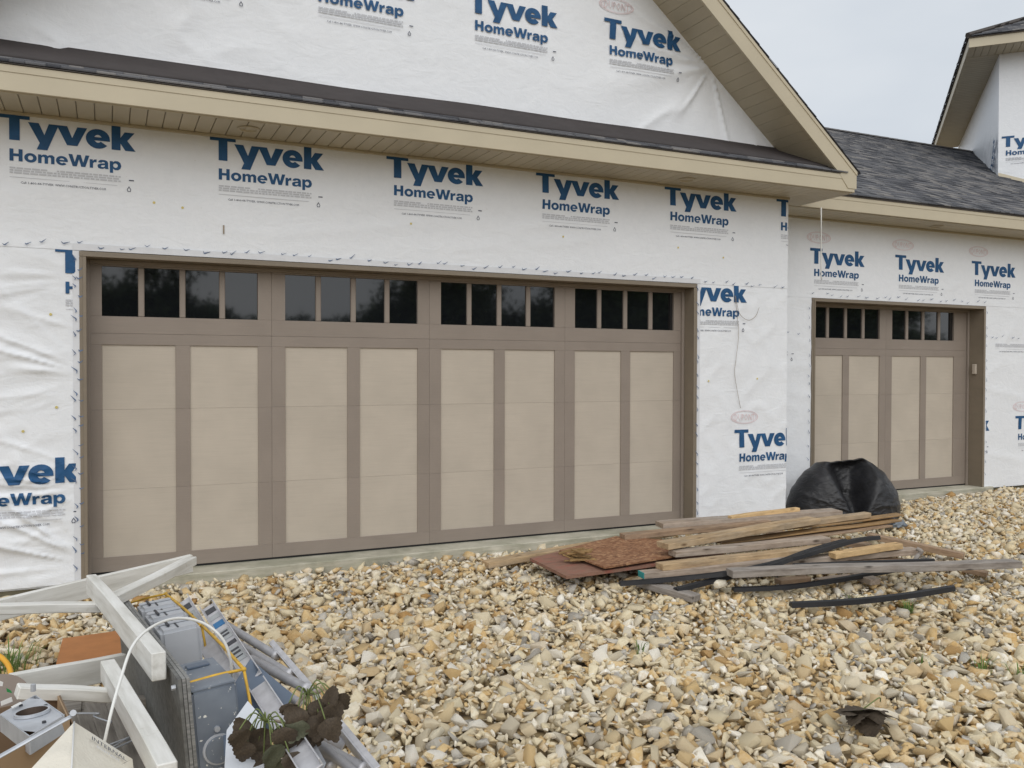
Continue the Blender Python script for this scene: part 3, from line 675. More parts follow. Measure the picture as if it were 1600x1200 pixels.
marks(GB, [(XC0, 2.185, -.03, 2.192, .02), (-.06, 2.205, 4.93, 2.205, .018), (4.95, 2.19, 5.95, 2.175, .012), (-.055, 2.16, -.055, .03, .01), (4.925, 2.14, 4.925, .05, .01), (-.035, 2.1, -.03, .1, .01)], w_main, YM, 9.5)
box('flashing_tape', -.072, -.0195, YM-.0085, YM-.0055, .0, 2.17, M_TAPE, GB, 0); box('flashing_tape', 4.9095, 4.945, YM-.0085, YM-.0055, .0, 2.17, M_TAPE, GB, 0)
box('flashing_tape', -.072, 4.945, YM-.0115, YM-.0085, 2.1725, 2.215, M_TAPE, GB, 0)
for k_, (x, z) in enumerate(((.42,2.52),(.60,2.50),(2.23,2.51),(3.55,2.5),(4.70,2.48),(5.2,2.42),(-.2,1.75),(-.17,1.15),(5.04,1.3),(5.6,1.32),(-.36,1.0))):
    bm = bmesh.new(); bmesh.ops.create_circle(bm, cap_ends=True, segments=9, radius=.009)
    M = Matrix.Translation((x, YM-float(w_main(np.array(x), np.array(z)))-.006, z)) @ Matrix.Rotation(math.pi/2, 4, 'X'); bm_to('glue_spot', bm, M_SPOT, GB, M)
box('wrap_tear', .862, .872, YM-.012, YM-.009, 2.34, 2.40, M_TWIG, GB, 0)
garage_door(GB, 0, 0, 4, 1.2192)
door_frame(GB, .0, 4.878, 0, -.17)
# slab with its exposed edge, foundation
box('slab', -.05, 4.93, -.218, .3, -.30, .0, M_CONC, GB, .006)
box('foundation', XC0+.02, -.0505, YM+.022, .1, -.4, -.021, M_FOUND, GB, 0); box('foundation', 4.9305, XC1-.01, YM+.022, .1, -.4, -.021, M_FOUND, GB, 0)
# eave along the front
XE0, XE1 = XC0-.40, XC1+.385
soffit_boards(GB, XE0+.02, XC1+.0, YM-.002, YF+.022, ZS)
tr = box('soffit_trim', XC0, XC1-.001, YM-.030, YM-.006, ZS-.018, ZS-.0005, M_SOFFIT, GB, .002)
t = box('soffit', XC1+.003, XE1-.024, YF+.024, .10, ZS+.016, ZS+.03, M_DARK, GB, 0)
for i in range(7): box('board', XC1+.003+i*.052, XC1+.003+(i+1)*.052-.003, YF+.024, .10, ZS, ZS+.0155, M_SOFFIT, t, .003)
downlight(GB, 1.0, -.42, ZS); downlight(GB, 4.6, -.42, ZS)
fz0, fz1 = ZS+.004, ZS+.158
fa = box('fascia', XE0, XE1-.02, YF, YF+.02, fz0, fz1, M_FASCIA, GB, .003)
box('fascia_groove', XE0, XE1-.021, YF-.004, YF-.0005, fz1-.045, fz1-.001, M_FASCIA, fa, .0015)
box('fascia_return', XE0, XE1-.022, YF+.0205, YF+.04, fz0-.003, fz0+.010, M_FASCIA, fa, .001)
box('drip_edge', XE0, XE1-.20, YF-.012, YF+.05, fz1+.001, fz1+.007, M_DRIP, fa, .001)
# side eave fascia running back
box('fascia', XE1-.0195, XE1, YF+.02, 7.3, fz0, fz1, M_FASCIA, GB, .003)
# little pent roof under the gable
P0 = Vector((XE0, YF-.012, fz1+.012)); P1 = Vector((XE0, YM-.01, 3.455)); sv = (P1-P0); sl = sv.length; sv.normalize()
pent = shingle_roof('shingles', GB, P0, (1,0,0), sv, XE1-XE0-.12, .19, .062, 3, th=.005)
def pent_flash():
    xs_ = np.linspace(XE0, XC1+.25, 140); V, F_ = [], []
    for i, x in enumerate(xs_):
        b = .012*(fbm(np.array(x*1.4), np.array(2.), 51, 2)-.5); r_ = .018*(fbm(np.array(x*1.1), np.array(7.), 53, 2)-.5)
        A = P0+sv*(.10+float(b)); A.x = x; C_ = Vector((x, YM-.018, 3.44)); T_ = Vector((x, YM-.019-float(b)*.4, 3.475+float(r_)))
        n = Vector((0, -sv.z, sv.y))
        V += [A+n*.004, A+n*.018, C_+n*.020+Vector((0,0,.004*math.sin(x*3))), T_, T_+Vector((0,.012,0))]
    for i in range(139):
        for j in range(4): F_.append([i*5+j, i*5+5+j, i*5+6+j, i*5+1+j])
    return obj('roof_flashing', mesh('roof_flashing', V, F_, M_FLASH, True), GB)
pent_flash()
# rakes: soffit boards, fascia, roof
nx_ = Vector((SL, 0, 1)).normalized()
def rake_side(sg):
    f = lambda x: x if sg > 0 else 2*XM-x
    xa, xb = 6.343, XM; line = lambda x: 3.212-(x-6.343)*SL         # top outer edge of the rake board
    Zt = lambda x: line(x); vb = .155/math.cos(math.atan(SL))      # vertical height of the board
    bm = bmesh.new(); pts = [(xa, Zt(xa)-.155), (xa, Zt(xa)), (xb, Zt(xb)), (xb, Zt(xb)-vb), (xa-.155/SL*.62, Zt(xa-.155/SL*.62)-vb+.0)]
    def prism(name, pts, y0, y1, mat, par, bev=0):
        bm = bmesh.new(); A = [bm.verts.new((f(px), y0, pz_)) for px, pz_ in pts]; B = [bm.verts.new((f(px), y1, pz_)) for px, pz_ in pts]; k = len(pts)
        bm.faces.new(A); bm.faces.new(B[::-1])
        for i in range(k): bm.faces.new((A[i], B[i], B[(i+1)%k], A[(i+1)%k]))
        return bm_to(name, bm, mat, par)
    xk = xa-.155/SL*.55
    rf = prism('rake_fascia', [(xa, Zt(xa)-.155), (xa, Zt(xa)), (xb, Zt(xb)), (xb, Zt(xb)-vb), (xk-.12, Zt(xk-.12)-vb), (xk, Zt(xa)-.155)], YF-.006, YF+.014, M_FASCIA, GB)
    prism('rake_bead', [(xa+.004, Zt(xa)-.035), (xa+.004, Zt(xa)-.002), (xb, Zt(xb)+.002), (xb, Zt(xb)-.040)], YF-.012, YF-.0065, M_FASCIA, rf)
    # soffit of the rake, board by board down the slope
    d = Vector((1, 0, -SL)).normalized(); L_ = (xa-xb)/d.x; n = int(L_/.1016); st = (Zt(xb)-vb+.012)
    sf = prism('rake_soffit', [(xb, st+.030), (xa-.02, st+.030-(xa-.02-xb)*SL), (xa-.02, st+.016-(xa-.02-xb)*SL), (xb, st+.016)], YF+.016, YM-.002, M_JAMB, GB)
    for i in range(n):
        x0, x1 = xb+(i*.1016+.0022)*d.x, xb+((i+1)*.1016-.0022)*d.x
        if x1 > xa-.10: break
        z0, z1 = st-(x0-xb)*SL, st-(x1-xb)*SL
        prism('board', [(x0, z0), (x0, z0+.015), (x1, z1+.015), (x1, z1)], YF+.016, YM-.002, M_SOFFIT, sf)
    # roof deck
    prism('roof', [(xa+.025, Zt(xa)-.020), (xa+.025, Zt(xa)-.010), (xb, Zt(xb)+.014), (xb, Zt(xb)+.009)], YF-.010, 7.3, M_DRIP, GB)
    U = Vector((0, 1, 0)); S_ = Vector((-1 if sg > 0 else 1, 0, SL)).normalized(); O = Vector((f(xa+.035), YF-.020, Zt(xa)-.014))
    shingle_roof('shingles', GB, O, U, S_, 7.9, (xa+.035-xb)/abs(S_.x), .14, 11+sg, th=.003)
rake_side(1); rake_side(-1)

# ------------------------------------------------------------------ single-door wing, set back
XW1 = 15.6
GW = empty('garage_wing', (9.2, YW, 0), 'set-back single garage wing wrapped in white with a grey shingle roof and narrow eight-window door', 'garage')
box('wall', XC1+.0, 6.90, YW+.012, YW+.15, -.02, 3.2, M_WRAP, GW, 0); box('wall', 9.69, XW1, YW+.012, YW+.15, -.02, 3.2, M_WRAP, GW, 0); box('wall', 6.9005, 9.6895, YW+.012, YW+.15, 2.19, 3.2, M_WRAP, GW, 0)
box('wall', XC1+.01, XW1, 9.2, 9.34, -.02, 3.2, M_WRAP, GW, 0); box('wall', XW1-.14, XW1, YW+.151, 9.19, -.02, 3.2, M_WRAP, GW, 0)
q1 = sheet('house_wrap', XC1+.004, XW1, 2.172, 3.04, YW, w_wing, GW, extra=.003); q2 = sheet('house_wrap', XC1+.004, 6.921, .0, 2.2, YW, w_wing, GW); q3 = sheet('house_wrap', 9.666, XW1, -.02, 2.2, YW, w_wing, GW)
for k in range(4): logo('w', 6.895+k*PX, 2.70, YW, w_wing, q1, oval=True, extra=.0055)
logo('w', 5.9, 1.93, YW, w_wing, q2, clip=[cl('r', 6.84), cl('t', 1.62), cl('l', XC1+.005)])
logo('w', 9.76-.79, .838, YW, w_wing, q3, clip=[cl('l', 9.70)], oval=False); logo('w', 10.24, .84, YW, w_wing, q3, oval=True)
logo('w', 9.80, 2.06, YW, w_wing, q3, clip=[cl('t', 1.73)], oval=False)
marks(GW, [(6.0, 1.80, 6.85, 1.78, .012), (6.92, 2.205, 9.68, 2.205, .016), (9.7, 1.80, 12, 1.80, .012), (6.89, 2.15, 6.89, .1, .01), (9.69, 2.1, 9.69, .1, .008)], w_wing, YW, 8, 4)
XD = 7.0175
gd2 = garage_door(GW, XD, .72, 2, 1.2365, .13)
df2 = door_frame(GW, 6.957, 9.632, .72, YW-.018)
kp = box('keypad', 9.600, 9.631, .585, .635, 1.355, 1.475, M_TAN, GW, .006)
box('slab', 6.80, 9.80, .475, .95, -.3, .0, M_CONC, GW, .006)
box('foundation', XC1+.01, 6.7995, YW+.022, .8, -.4, -.021, M_FOUND, GW, 0); box('foundation', 9.8005, XW1, YW+.022, .8, -.4, -.035, M_FOUND, GW, 0)
YFW = .08
soffit_boards(GW, XC1+.004, XW1+.2, YW-.002, YFW+.022, ZS-.006, .1016)
box('soffit_trim', XC1+.004, XW1, YW-.030, YW-.006, ZS-.024, ZS-.0065, M_SOFFIT, GW, .002)
downlight(GW, 8.55, .30, ZS-.006)
fw = box('fascia', XE1+.001, XW1+.2, YFW, YFW+.02, ZS, ZS+.150, M_FASCIA, GW, .003)
box('fascia_groove', XE1+.001, XW1+.2, YFW-.004, YFW-.0005, ZS+.108, ZS+.149, M_FASCIA, fw, .0015)
box('drip_edge', XE1+.001, XW1+.2, YFW-.012, YFW+.05, ZS+.1505, ZS+.156, M_DRIP, fw, .001)
RS = .50; yr = 4.85; S_ = Vector((0, 1, RS)).normalized(); ln_ = (yr-YFW)/S_.y
def slab_roof(par, x0, x1, y0, z0, y1, z1, t=.02):
    V = [(x0,y0,z0-t),(x1,y0,z0-t),(x1,y1,z1-t),(x0,y1,z1-t),(x0,y0,z0),(x1,y0,z0),(x1,y1,z1),(x0,y1,z1)]
    return obj('roof', mesh('roof', V, [[0,3,2,1],[4,5,6,7],[0,1,5,4],[1,2,6,5],[2,3,7,6],[3,0,4,7]], M_DRIP), par)
ez = ZS+.165; slab_roof(GW, XC1, XW1+.2, YFW-.01, ez, yr, ez+(yr-YFW)*RS); slab_roof(GW, XC1, XW1+.2, 2*yr-YFW, ez, yr+.001, ez+(yr-YFW)*RS)
def above_main(P): return P.x > 6.39 or P.z > 3.212-(P.x-6.343)*SL
shingle_roof('shingles', GW, (6.30, YFW-.02, ez+.0), (1,0,0), S_, XW1+.2-6.30, ln_+.0, .13, 21, above_main)
for i in range(42): 
    x = 5.6+i*.24; V = [(-.13,-.15,-.07),(.13,-.15,-.066),(.13,0,.010),(-.13,0,.006),(.13,.15,-.066),(-.13,.15,-.07)]
    obj('ridge_cap', mesh('ridge_cap', V, [[0,1,2,3],[3,2,4,5]], M_DRIP), GW, Matrix.Translation((x, yr, ez+(yr-YFW)*RS+.03)))

# ------------------------------------------------------------------ turned upper storey
UH = empty('upper_house', (12.66, 2.52, 4.3), 'wrapped upper storey turned at an angle with hip roof rising above the wing roof', 'house')
hr = math.radians(47); dl = Vector((math.sin(hr), math.cos(hr), 0)); dr = Vector((math.cos(hr), -math.sin(hr), 0)); UC = Vector((12.66, 2.52, 0)); ZU_ = 6.295
def frame_m(o, x):   # local X along x, local -Y outward
    y = Vector((0,0,1)).cross(x); return Matrix(((x.x,y.x,0,o.x),(x.y,y.y,0,o.y),(0,0,1,o.z),(0,0,0,1)))
MR = frame_m(UC, dr); ML = frame_m(UC+dl*6, -dl)
def w_up(x, z): return .006*(1-np.abs(2*vn(x*3, z*7+x, 61)-1))**2*np.clip((5.4-z)/1., .1, 1)
def w_upl(x, z): return .03*(1-np.abs(2*vn(x*3.1+z*2, z*3.4-x*2, 63)-1))**2*np.clip((5.6-z)/1., .06, 1)*np.clip((6-x)/.2, 0, 1)
us = sheet('house_wrap', 0, 6, 3.4, ZU_, 0, w_up, UH, .04, M=MR)
# fold of wrap on the left face
usl = sheet('house_wrap', 0, 6, 3.4, ZU_, 0, w_upl, UH, .04, M=ML)
logo('u', .045, 5.02, 0, w_up, us, M=MR, extra=.006, clip=[cl('l', .01)]); logo('u', 1.35, 5.02, 0, w_up, us, M=MR, extra=.006)
# print running over the creased corner, turned on its side
RT = ML @ Matrix.Translation((5.60, 0, 4.70)) @ Matrix.Rotation(math.radians(-52), 4, 'Y')
logo('u', -.2, .1, -.035, lambda x, z: np.zeros_like(x), usl, M=RT, sx=.8, fine=False); 
def uh_eave(Mx, L0, L1, side):
    o = .47
    def b(name, x0, x1, y0, y1, z0, z1, mat, par, bev=.003):
        c = Vector(((x0+x1)/2, (y0+y1)/2, (z0+z1)/2)); bm = bmesh.new(); bm_box(bm, x0-c.x, x1-c.x, y0-c.y, y1-c.y, z0-c.z, z1-c.z, bev); return bm_to(name, bm, mat, par, Mx @ Matrix.Translation(c))
    fl = L1; L1 = min(L1, 6.0)
    s_ = b('soffit', L0, L1, -o+.02, -.002, ZU_+.012, ZU_+.026, M_JAMB, UH, 0)
    n = int((L1-L0)/.1016)
    for i in range(n): b('board', L0+i*.1016+.0025, L0+(i+1)*.1016-.0025, -o+.02, -.002, ZU_, ZU_+.0115, M_SOFFIT, s_)
    b('fascia', L0, fl, -o, -o+.019, ZU_+.003, ZU_+.155, M_FASCIA, UH)
uh_eave(MR, -.47, 6, 0); uh_eave(ML, 0, 6.449, 1)
# hip roof
def hip():
    n = Vector((-1, 0, 0)); c0 = UC+(-dr-dl)*.49+Vector((0,0,ZU_+.165)); A = c0+dr*7; B = c0+dl*7; s6 = .5; h = 3.5*s6
    R1 = c0+dr*3.5+dl*3.5+Vector((0,0,h)); V = [c0, A, B, R1, c0-Vector((0,0,.02)), A-Vector((0,0,.02)), B-Vector((0,0,.02)), c0+dr*7+dl*7]
    F_ = [[0,1,3],[0,3,2],[4,5,1,0],[4,0,2,6],[1,7,3],[7,2,3]]
    obj('roof', mesh('roof', V, F_, M_DRIP), UH)
    for U, iv in ((dr, dl), (dl, dr)):
        S2 = (iv+Vector((0,0,s6))).normalized()
        def cf(P, U=U, iv=iv):
            d = P-c0; a, b = d.dot(U), d.dot(iv); return a > b+.06 and a < 7-b
        shingle_roof('shingles', UH, c0-iv*.02, U, S2, 7, 3.9, .14, 71, cf)
    tube_pts = [c0+Vector((0,0,.02)), R1+Vector((0,0,.03))]
    tube('ridge_cap', tube_pts, .045, M_DRIP, UH, 6, False)
hip()
# flashing where the wrap meets the wing roof
obj('roof_flashing', mesh('roof_flashing', [UC+dr*s+Vector((0,0,ez+(UC.y+dr.y*s-YFW)*RS+z))-dl*y for s in (0, 4) for y, z in ((.012, .06), (.02, .0), (.14, -.03))], [[0,1,4,3],[1,2,5,4]], M_FASCIA), UH)

# hanging cord and loose thread
cd = tube('hanging_cord', [Vector((6.585, .05, 3.02)), Vector((6.586, .048, 2.8)), Vector((6.59, .05, 2.55)), Vector((6.592, .05, 2.34)), Vector((6.60, .05, 2.30))], .006, M_CABLE, None, 6)
tag(cd, 'thin white cord hanging from the soffit corner beside the single garage door', 'cord')
th = spline([Vector((5.61, YM-.02, 1.98)), Vector((5.57, YM-.02, 1.9)), Vector((5.48, YM-.02, 1.86)), Vector((5.38, YM-.02, 1.92)), Vector((5.33, YM-.02, 2.08)), Vector((5.37, YM-.022, 1.75)), Vector((5.34, YM-.025, 1.5)), Vector((5.33, YM-.022, 1.35)), Vector((5.40, YM-.02, 1.05))], 5)
tag(tube('loose_thread', th, .0022, M_TWIG, None, 4), 'thin grey loose thread dangling over the wrap between the two doors', 'thread')

# ------------------------------------------------------------------ trash bag
def trash_bag():
    c = Vector((6.77, -.07, -.045)); U2 = Vector((_r.x, _r.y, 0)).normalized(); W2 = Vector((_f.x, _f.y, 0)).normalized()
    out = [(.55,0),(.565,.10),(.53,.24),(.46,.36),(.37,.46),(.28,.53),(.20,.565),(.12,.555),(0,.535),(-.12,.53),(-.25,.52),(-.33,.46),(-.41,.38),(-.49,.26),(-.545,.12),(-.54,0)]
    oa = [math.atan2(z, x) for x, z in out]; orr = [math.hypot(x, z) for x, z in out]
    na, ns_ = 110, 60; V, F_ = [], []
    for side in (-1, 1):
        for i in range(na+1):
            th = math.pi*i/na; R0 = float(np.interp(th, oa, orr)); R0 *= 1+.006*math.sin(th*17)+.004*math.sin(th*31+1)
            for j in range(ns_+1):
                q = 1-(1-j/ns_)**1.5; u, z = R0*q*math.cos(th), R0*q*math.sin(th); T = .34*max(0, 1-q**2.6)**.5
                if side < 0:
                    h = z/.55; wv = .045+.20*max(h, 0)**1.3; g = math.exp(-(abs(u-.04)/wv)**3.2)*min(1, .3+h*1.8)
                    dep = .36*g*(1-q**12)*(1-.1*h); y = T-dep
                    a = math.atan2(z-.06, u-.05); rr = math.hypot(u-.05, z-.06)
                    cr_ = (1-abs(2*float(vn(a*2.3+30, rr*2.1, 81))-1))**6*.018*min(1, rr*4)+(1-abs(2*float(vn(a*5+u*6+60, rr*7.1+z*4, 87))-1))**5*.009*min(1, rr*4)
                    y = max(y, -.10)+(cr_+.014*(float(vn(u*8+50, z*11, 83))-.5)+.008*(1-abs(2*float(vn(u*17+z*12, z*21-u*9, 89))-1))**3)*(1-q**8)
                    P = U2*u-W2*y
                else: P = U2*u+W2*T*.85
                V.append(P+Vector((0,0,z)))
    n1 = (na+1)*(ns_+1)
    for b, rev in ((0, 0), (n1, 1)):
        for i in range(na):
            for j in range(ns_):
                a0, a1, a2, a3 = b+i*(ns_+1)+j, b+i*(ns_+1)+j+1, b+(i+1)*(ns_+1)+j+1, b+(i+1)*(ns_+1)+j; F_.append([a0,a1,a2,a3] if not rev else [a3,a2,a1,a0])
    bm = bmesh.new(); vs = [bm.verts.new(v) for v in V]
    for f in F_: bm.faces.new([vs[k] for k in f])
    bmesh.ops.remove_doubles(bm, verts=bm.verts[:], dist=.0008)
    tag(bm_to('trash_bag', bm, M_BAG, None, Matrix.Translation(c), True), 'full black plastic trash bag slumped on the gravel against the corner between the garages', 'bag')
trash_bag()

# ------------------------------------------------------------------ board pile
gname = 'scrap boards in the pile between the garage doors'
def pboard(name, a, b, za, zb, w, t, mat, label, cat='board', **k):
    if t > .025: w *= 1.12; t *= 1.15
    A, B = G(a[0], a[1], za), G(b[0], b[1], zb); A.z -= t/2; B.z -= t/2
    o = beam(name, A, B, w, t, mat, None, **k); return tag(o, label, cat, gname)
def nails(o, pts): pass
pboard('lumber_board', (758,877), (1060,826), -.015, .05, .10, .038, W_TAN, 'long tan board sticking out furthest left from under the pile, by the concrete edge', warp=.006)
pboard('lumber_board', (1030,816), (1308,796), .13, .18, .15, .038, W_GREY, 'wide grey-topped board at the very back of the pile, ending near the trash bag')
pboard('lumber_board', (1140,806), (1247,793), .17, .20, .05, .03, W_FRESH, 'short pale board tip behind the widest grey board at the top of the pile')
pboard('lumber_board', (972,834), (1200,812), .09, .13, .09, .038, W_BROWN, 'brown board with square left end resting on top of the strand board sheet')
pboard('lumber_board', (1035,848), (1272,808), .15, .20, .12, .038, W_TAN, 'tan knotty board lying slantwise across the middle top of the pile, blunt right end')
pboard('lumber_board', (1262,812), (1356,800), .17, .19, .07, .036, W_TAN, 'short light board stub with a pale patch in front of the trash bag')
pboard('plywood_strip', (1105,838), (1407,803), .11, .15, .10, .013, W_PLY, 'upper thin plywood strip pointing right past the trash bag', warp=.012, ragged=.02)
pboard('plywood_strip', (1120,846), (1400,811), .085, .12, .12, .013, W_PLY, 'middle thin plywood strip with splintered edge under the upper one', warp=.012, ragged=.02)
pboard('plywood_strip', (1150,850), (1385,820), .06, .09, .12, .015, W_BROWN, 'lowest brown plywood strip in the sagging bundle', warp=.01, ragged=.02)
pboard('lumber_board', (1050,860), (1291,838), .10, .105, .089, .038, W_GREY, 'grey-brown two-by-four with clean ends in the middle of the pile')
pboard('lumber_board', (1030,880), (1290,852), .055, .07, .089, .038, W_TAN, 'yellowish board directly beneath the clean grey two-by-four')
pboard('lumber_board', (1002,893), (1430,856), .01, .035, .089, .038, W_GREY, 'long board whose left end is painted teal')
A = G(999, 895, .0); teal = box('painted_end', 0, .001, 0, .001, 0, .001, M_TEAL); bpy.data.objects.remove(teal)
tb = [o for o in bpy.data.objects if o.get('label', '').startswith('long board whose left')][0]
Mx = WM[tb.name]; lnx = max(v.co.x for v in tb.data.vertices); bm = bmesh.new(); bm_box(bm, -lnx-.003, -lnx+.012, -.046, .046, -.0205, .0205, .001); bm_to('painted_end', bm, M_TEAL, tb, Mx)
pboard('lumber_board', (1300,864), (1405,848), .06, .09, .07, .036, W_FRESH, 'bright fresh yellow offcut wedge at the right of the pile')
pboard('lumber_board', (1356,832), (1506,864), .05, -.03, .075, .038, W_BROWN, 'brown board slanting down to the right from the trash bag to the gravel', )
pboard('lumber_board', (1295,868), (1500,880), -.01, -.05, .09, .038, W_BROWN, 'half-hidden brown board crossing beneath the long front board on the right')
pboard('lumber_board', (1140,889), (1590,876), .065, .03, .095, .042, W_DEEP, 'longest weathered grey board lying across the front of the pile', warp=.012)
pboard('lumber_board', (1000,905), (1088,930), -.045, -.07, .09, .038, W_DEEP, 'short dark grey offcut on the gravel pointing towards the viewer, under the rubber strip')
pboard('lumber_board', (1335,893), (1368,905), -.05, -.065, .09, .036, W_GREY, 'small square grey block on the gravel in front of the long grey board')
pboard('lumber_board', (1505,885), (1543,893), -.06, -.075, .08, .03, W_BROWN, 'small brown block under the right end of the longest grey board')
pboard('lumber_board', (1215,905), (1262,900), -.06, -.06, .07, .03, W_BROWN, 'small reddish brown offcut under the middle of the longest grey board')
pboard('lumber_board', (1280,905), (1330,898), -.055, -.055, .09, .025, W_GREY, 'thin grey offcut between the two small blocks in front of the pile')
pboard('lumber_board', (1180,872), (1300,880), .0, -.02, .09, .036, W_DEEP, 'dark board bridging under the boards behind the longest grey board', )
pboard('lumber_board', (1200,828), (1360,850), .04, .03, .09, .036, W_BROWN, 'shaded brown board hidden low under the plywood strips')
rb = plate('red_panel', [G(828,876,-.0), G(966,838,.03), G(1130,866,.02), G(885,908,-.015)], .022, M_RED, None, Vector((0,.0,1)))
bm = bmesh.new(); tag(rb, 'weathered red-brown panel lying flat at the lower left of the pile', 'panel')
ob_ = plate('strand_board', [G(874,861,.045), G(962,838,.05), G(1070,846,.05), G(1060,869,.045), G(945,889,.04)], .012, M_OSB, None, Vector((0,0,1))); tag(ob_, 'reddish strand board sheet with a sawn corner on top of the red panel', 'panel')
def chunk(name, P, s, mat, label, cat, seed, sq):
    V, F_ = hull(22, .05, seed, sq); V = V*s; R_ = random.Random(seed)
    return tag(obj(name, fast_mesh(name, V, F_, mat), None, Matrix.Translation(P) @ Matrix.Rotation(R_.random()*3, 4, 'Z')), label, cat)
rw = empty('rotten_wood', G(903, 878, .03), 'crumbling splintered lump of rotten wood on the red panel', 'wood scrap')
R_ = random.Random(3)
for i in range(13):
    b = G(903, 878, .03)+Vector((R_.uniform(-.05,.05), R_.uniform(-.05,.05), .012+.006*i)); a_ = -.5+R_.uniform(-.5,.5); l_ = R_.uniform(.06,.13); d = Vector((math.cos(a_)*l_, math.sin(a_)*l_, R_.uniform(-.03,.03)))
    beam('splinter', b-d*.7, b+d*.7, R_.uniform(.015,.035), R_.uniform(.008,.016), M_ROT, rw, bev=.002, cuts=4, warp=.01, ragged=.012)
chunk('rock', G(1256, 866, .02), .075, M_STONE, 'pale broken rock lying among the boards in the middle of the pile', 'rock', 41, (1,.7,.6))
chunk('rock', G(1124, 912, -.05), .06, M_STONE, 'white blocky stone in front of the left end of the longest grey board', 'rock', 43, (1,.6,.45))
def strip(name, pts, w, t, mat, label, cat='strip', n=8):
    P = spline([G(x, y, z) for x, y, z in pts], 8); bm = bmesh.new(); prev = None
    for i, p in enumerate(P):
        d = (P[min(i+1, len(P)-1)]-P[max(i-1, 0)]); d.normalize(); s = Vector((-d.y, d.x, 0)).normalized()
        ring = [bm.verts.new(p+s*a*w/2+Vector((0,0,b*t))) for a, b in ((-1,-.6),(-.8,.7),(-.25,.95),(.05,.2),(.5,.75),(1,-.4))]
        if prev:
            for k in range(6): bm.faces.new((prev[k], prev[(k+1)%6], ring[(k+1)%6], ring[k]))
        else: bm.faces.new(ring[::-1])
        prev = ring
    bm.faces.new(prev); c = P[0].copy()
    for v in bm.verts: v.co -= c
    return tag(bm_to(name, bm, mat, None, Matrix.Translation(c), False), label, cat, 'black edging strips around the pile')
strip('edging_strip', [(968,912,-.04),(1060,904,-.02),(1150,893,.03),(1240,872,.06),(1330,846,.09),(1372,840,.08)], .05, .02, M_BLACK, 'long black edging strip sweeping up across the pile from its left end')
strip('edging_strip', [(1055,922,-.06),(1130,903,-.02),(1200,885,.045),(1262,862,.07),(1320,845,.09)], .06, .02, M_BLACK, 'second black edging strip running close beside the long sweeping one')
strip('edging_strip', [(1145,921,-.065),(1230,917,-.065),(1310,906,-.06),(1400,890,-.05)], .05, .02, M_BLACK, 'black strip lying on the gravel just below the longest grey board')
strip('edging_strip', [(1235,945,-.075),(1330,940,-.07),(1420,930,-.07),(1488,919,-.07)], .055, .024, M_BLACK, 'separate black strip lying alone on the gravel in front of the pile')
strip('edging_strip', [(1240,884,.02),(1340,880,.015),(1458,876,.01)], .05, .02, M_BLACK, 'straight black strip resting just behind the longest grey board')
tag(tube('bent_pipe', spline([G(1428,878,-.02), G(1434,868,.0), G(1440,862,.03), G(1432,857,.05)], 6), .016, W_DEEP, None, 8), 'short bent grey pipe stub poking up at the right of the pile', 'pipe')
# crumpled plastic beside the bag
def crumple(name, P, s, mat, label, seed, flat=.5):
    bm = bmesh.new(); bmesh.ops.create_icosphere(bm, subdivisions=4, radius=1)
    for v in bm.verts:
        n = v.co.normalized(); a = fbm(np.array(n.x*3+seed), np.array(n.y*3+n.z*2.3), seed, 3); b = abs(2*float(vn(np.array(n.x*7+n.z*4), np.array(n.y*7+seed), seed+5))-1)
        r = .55+.6*float(a)+.25*b; v.co = Vector((n.x*r*s[0], n.y*r*s[1], max(-.2, n.z)*r*s[2]))
    return tag(bm_to(name, bm, mat, None, Matrix.Translation(P), True), label, 'plastic')
crumple('crumpled_plastic', G(1382, 822, -.04)+Vector((0,0,.03)), (.13,.09,.09), M_BAG, 'crumpled black plastic scrap under the right ends of the plywood strips', 5)
crumple('crumpled_plastic', G(1402, 824, -.05)+Vector((0,0,.02)), (.10,.06,.05), simple('grey_plastic', srgb(110,118,126), .35, bump=.5, bd=.01, bs=20), 'small grey-blue crumpled plastic at the far right behind the pile', 9)

# ------------------------------------------------------------------ weeds and leaves on the gravel
def weed(x, y, n, h, label, seed, spread=.05):
    P = G(x, y, float(gz(0, -3))*.6-.0); P = G(x, y, float(gz(P.x, P.y))+.0); R_ = random.Random(seed); V, F_ = [], []
    for i in range(n):
        a, r = R_.random()*6.28, R_.random()*spread; b = Vector((math.cos(a)*r, math.sin(a)*r, 0)); hh = h*R_.uniform(.5,1); le = Vector((math.cos(a+R_.uniform(-1,1)), math.sin(a), 0))*hh*R_.uniform(.2,.9); w = Vector((-math.sin(a), math.cos(a), 0))*R_.uniform(.0015,.0035)
        k = len(V); V += [b-w, b+w, b+le*.4+Vector((0,0,hh*.7))+w*.8, b+le*.4+Vector((0,0,hh*.7))-w*.8, b+le+Vector((0,0,hh*.95))]; F_ += [[k,k+1,k+2,k+3],[k+3,k+2,k+4]]
    tag(obj('weed', mesh('weed', V, F_, M_GRASS), None, Matrix.Translation(P)), label, 'weed', 'weeds sprouting through the gravel')
weed(1420, 958, 46, .09, 'green tuft of grass just below the lone black strip', 1)
weed(1335, 942, 16, .08, 'sparse grass blades growing beside the lone black strip', 2)
weed(1000, 1022, 14, .10, 'thin weed standing alone in the middle of the gravel', 3, .03)
weed(1535, 1050, 26, .09, 'low green weed at the right of the gravel beyond the dead leaves', 4)
weed(1592, 1062, 20, .10, 'weed at the right edge of the gravel', 5)
weed(1440, 1040, 10, .07, 'tiny wispy grass between the lone strip and the dead leaves', 6)
weed(14, 1052, 90, .16, 'thick green grass clump at the left beside the yellow hose', 7, .14)
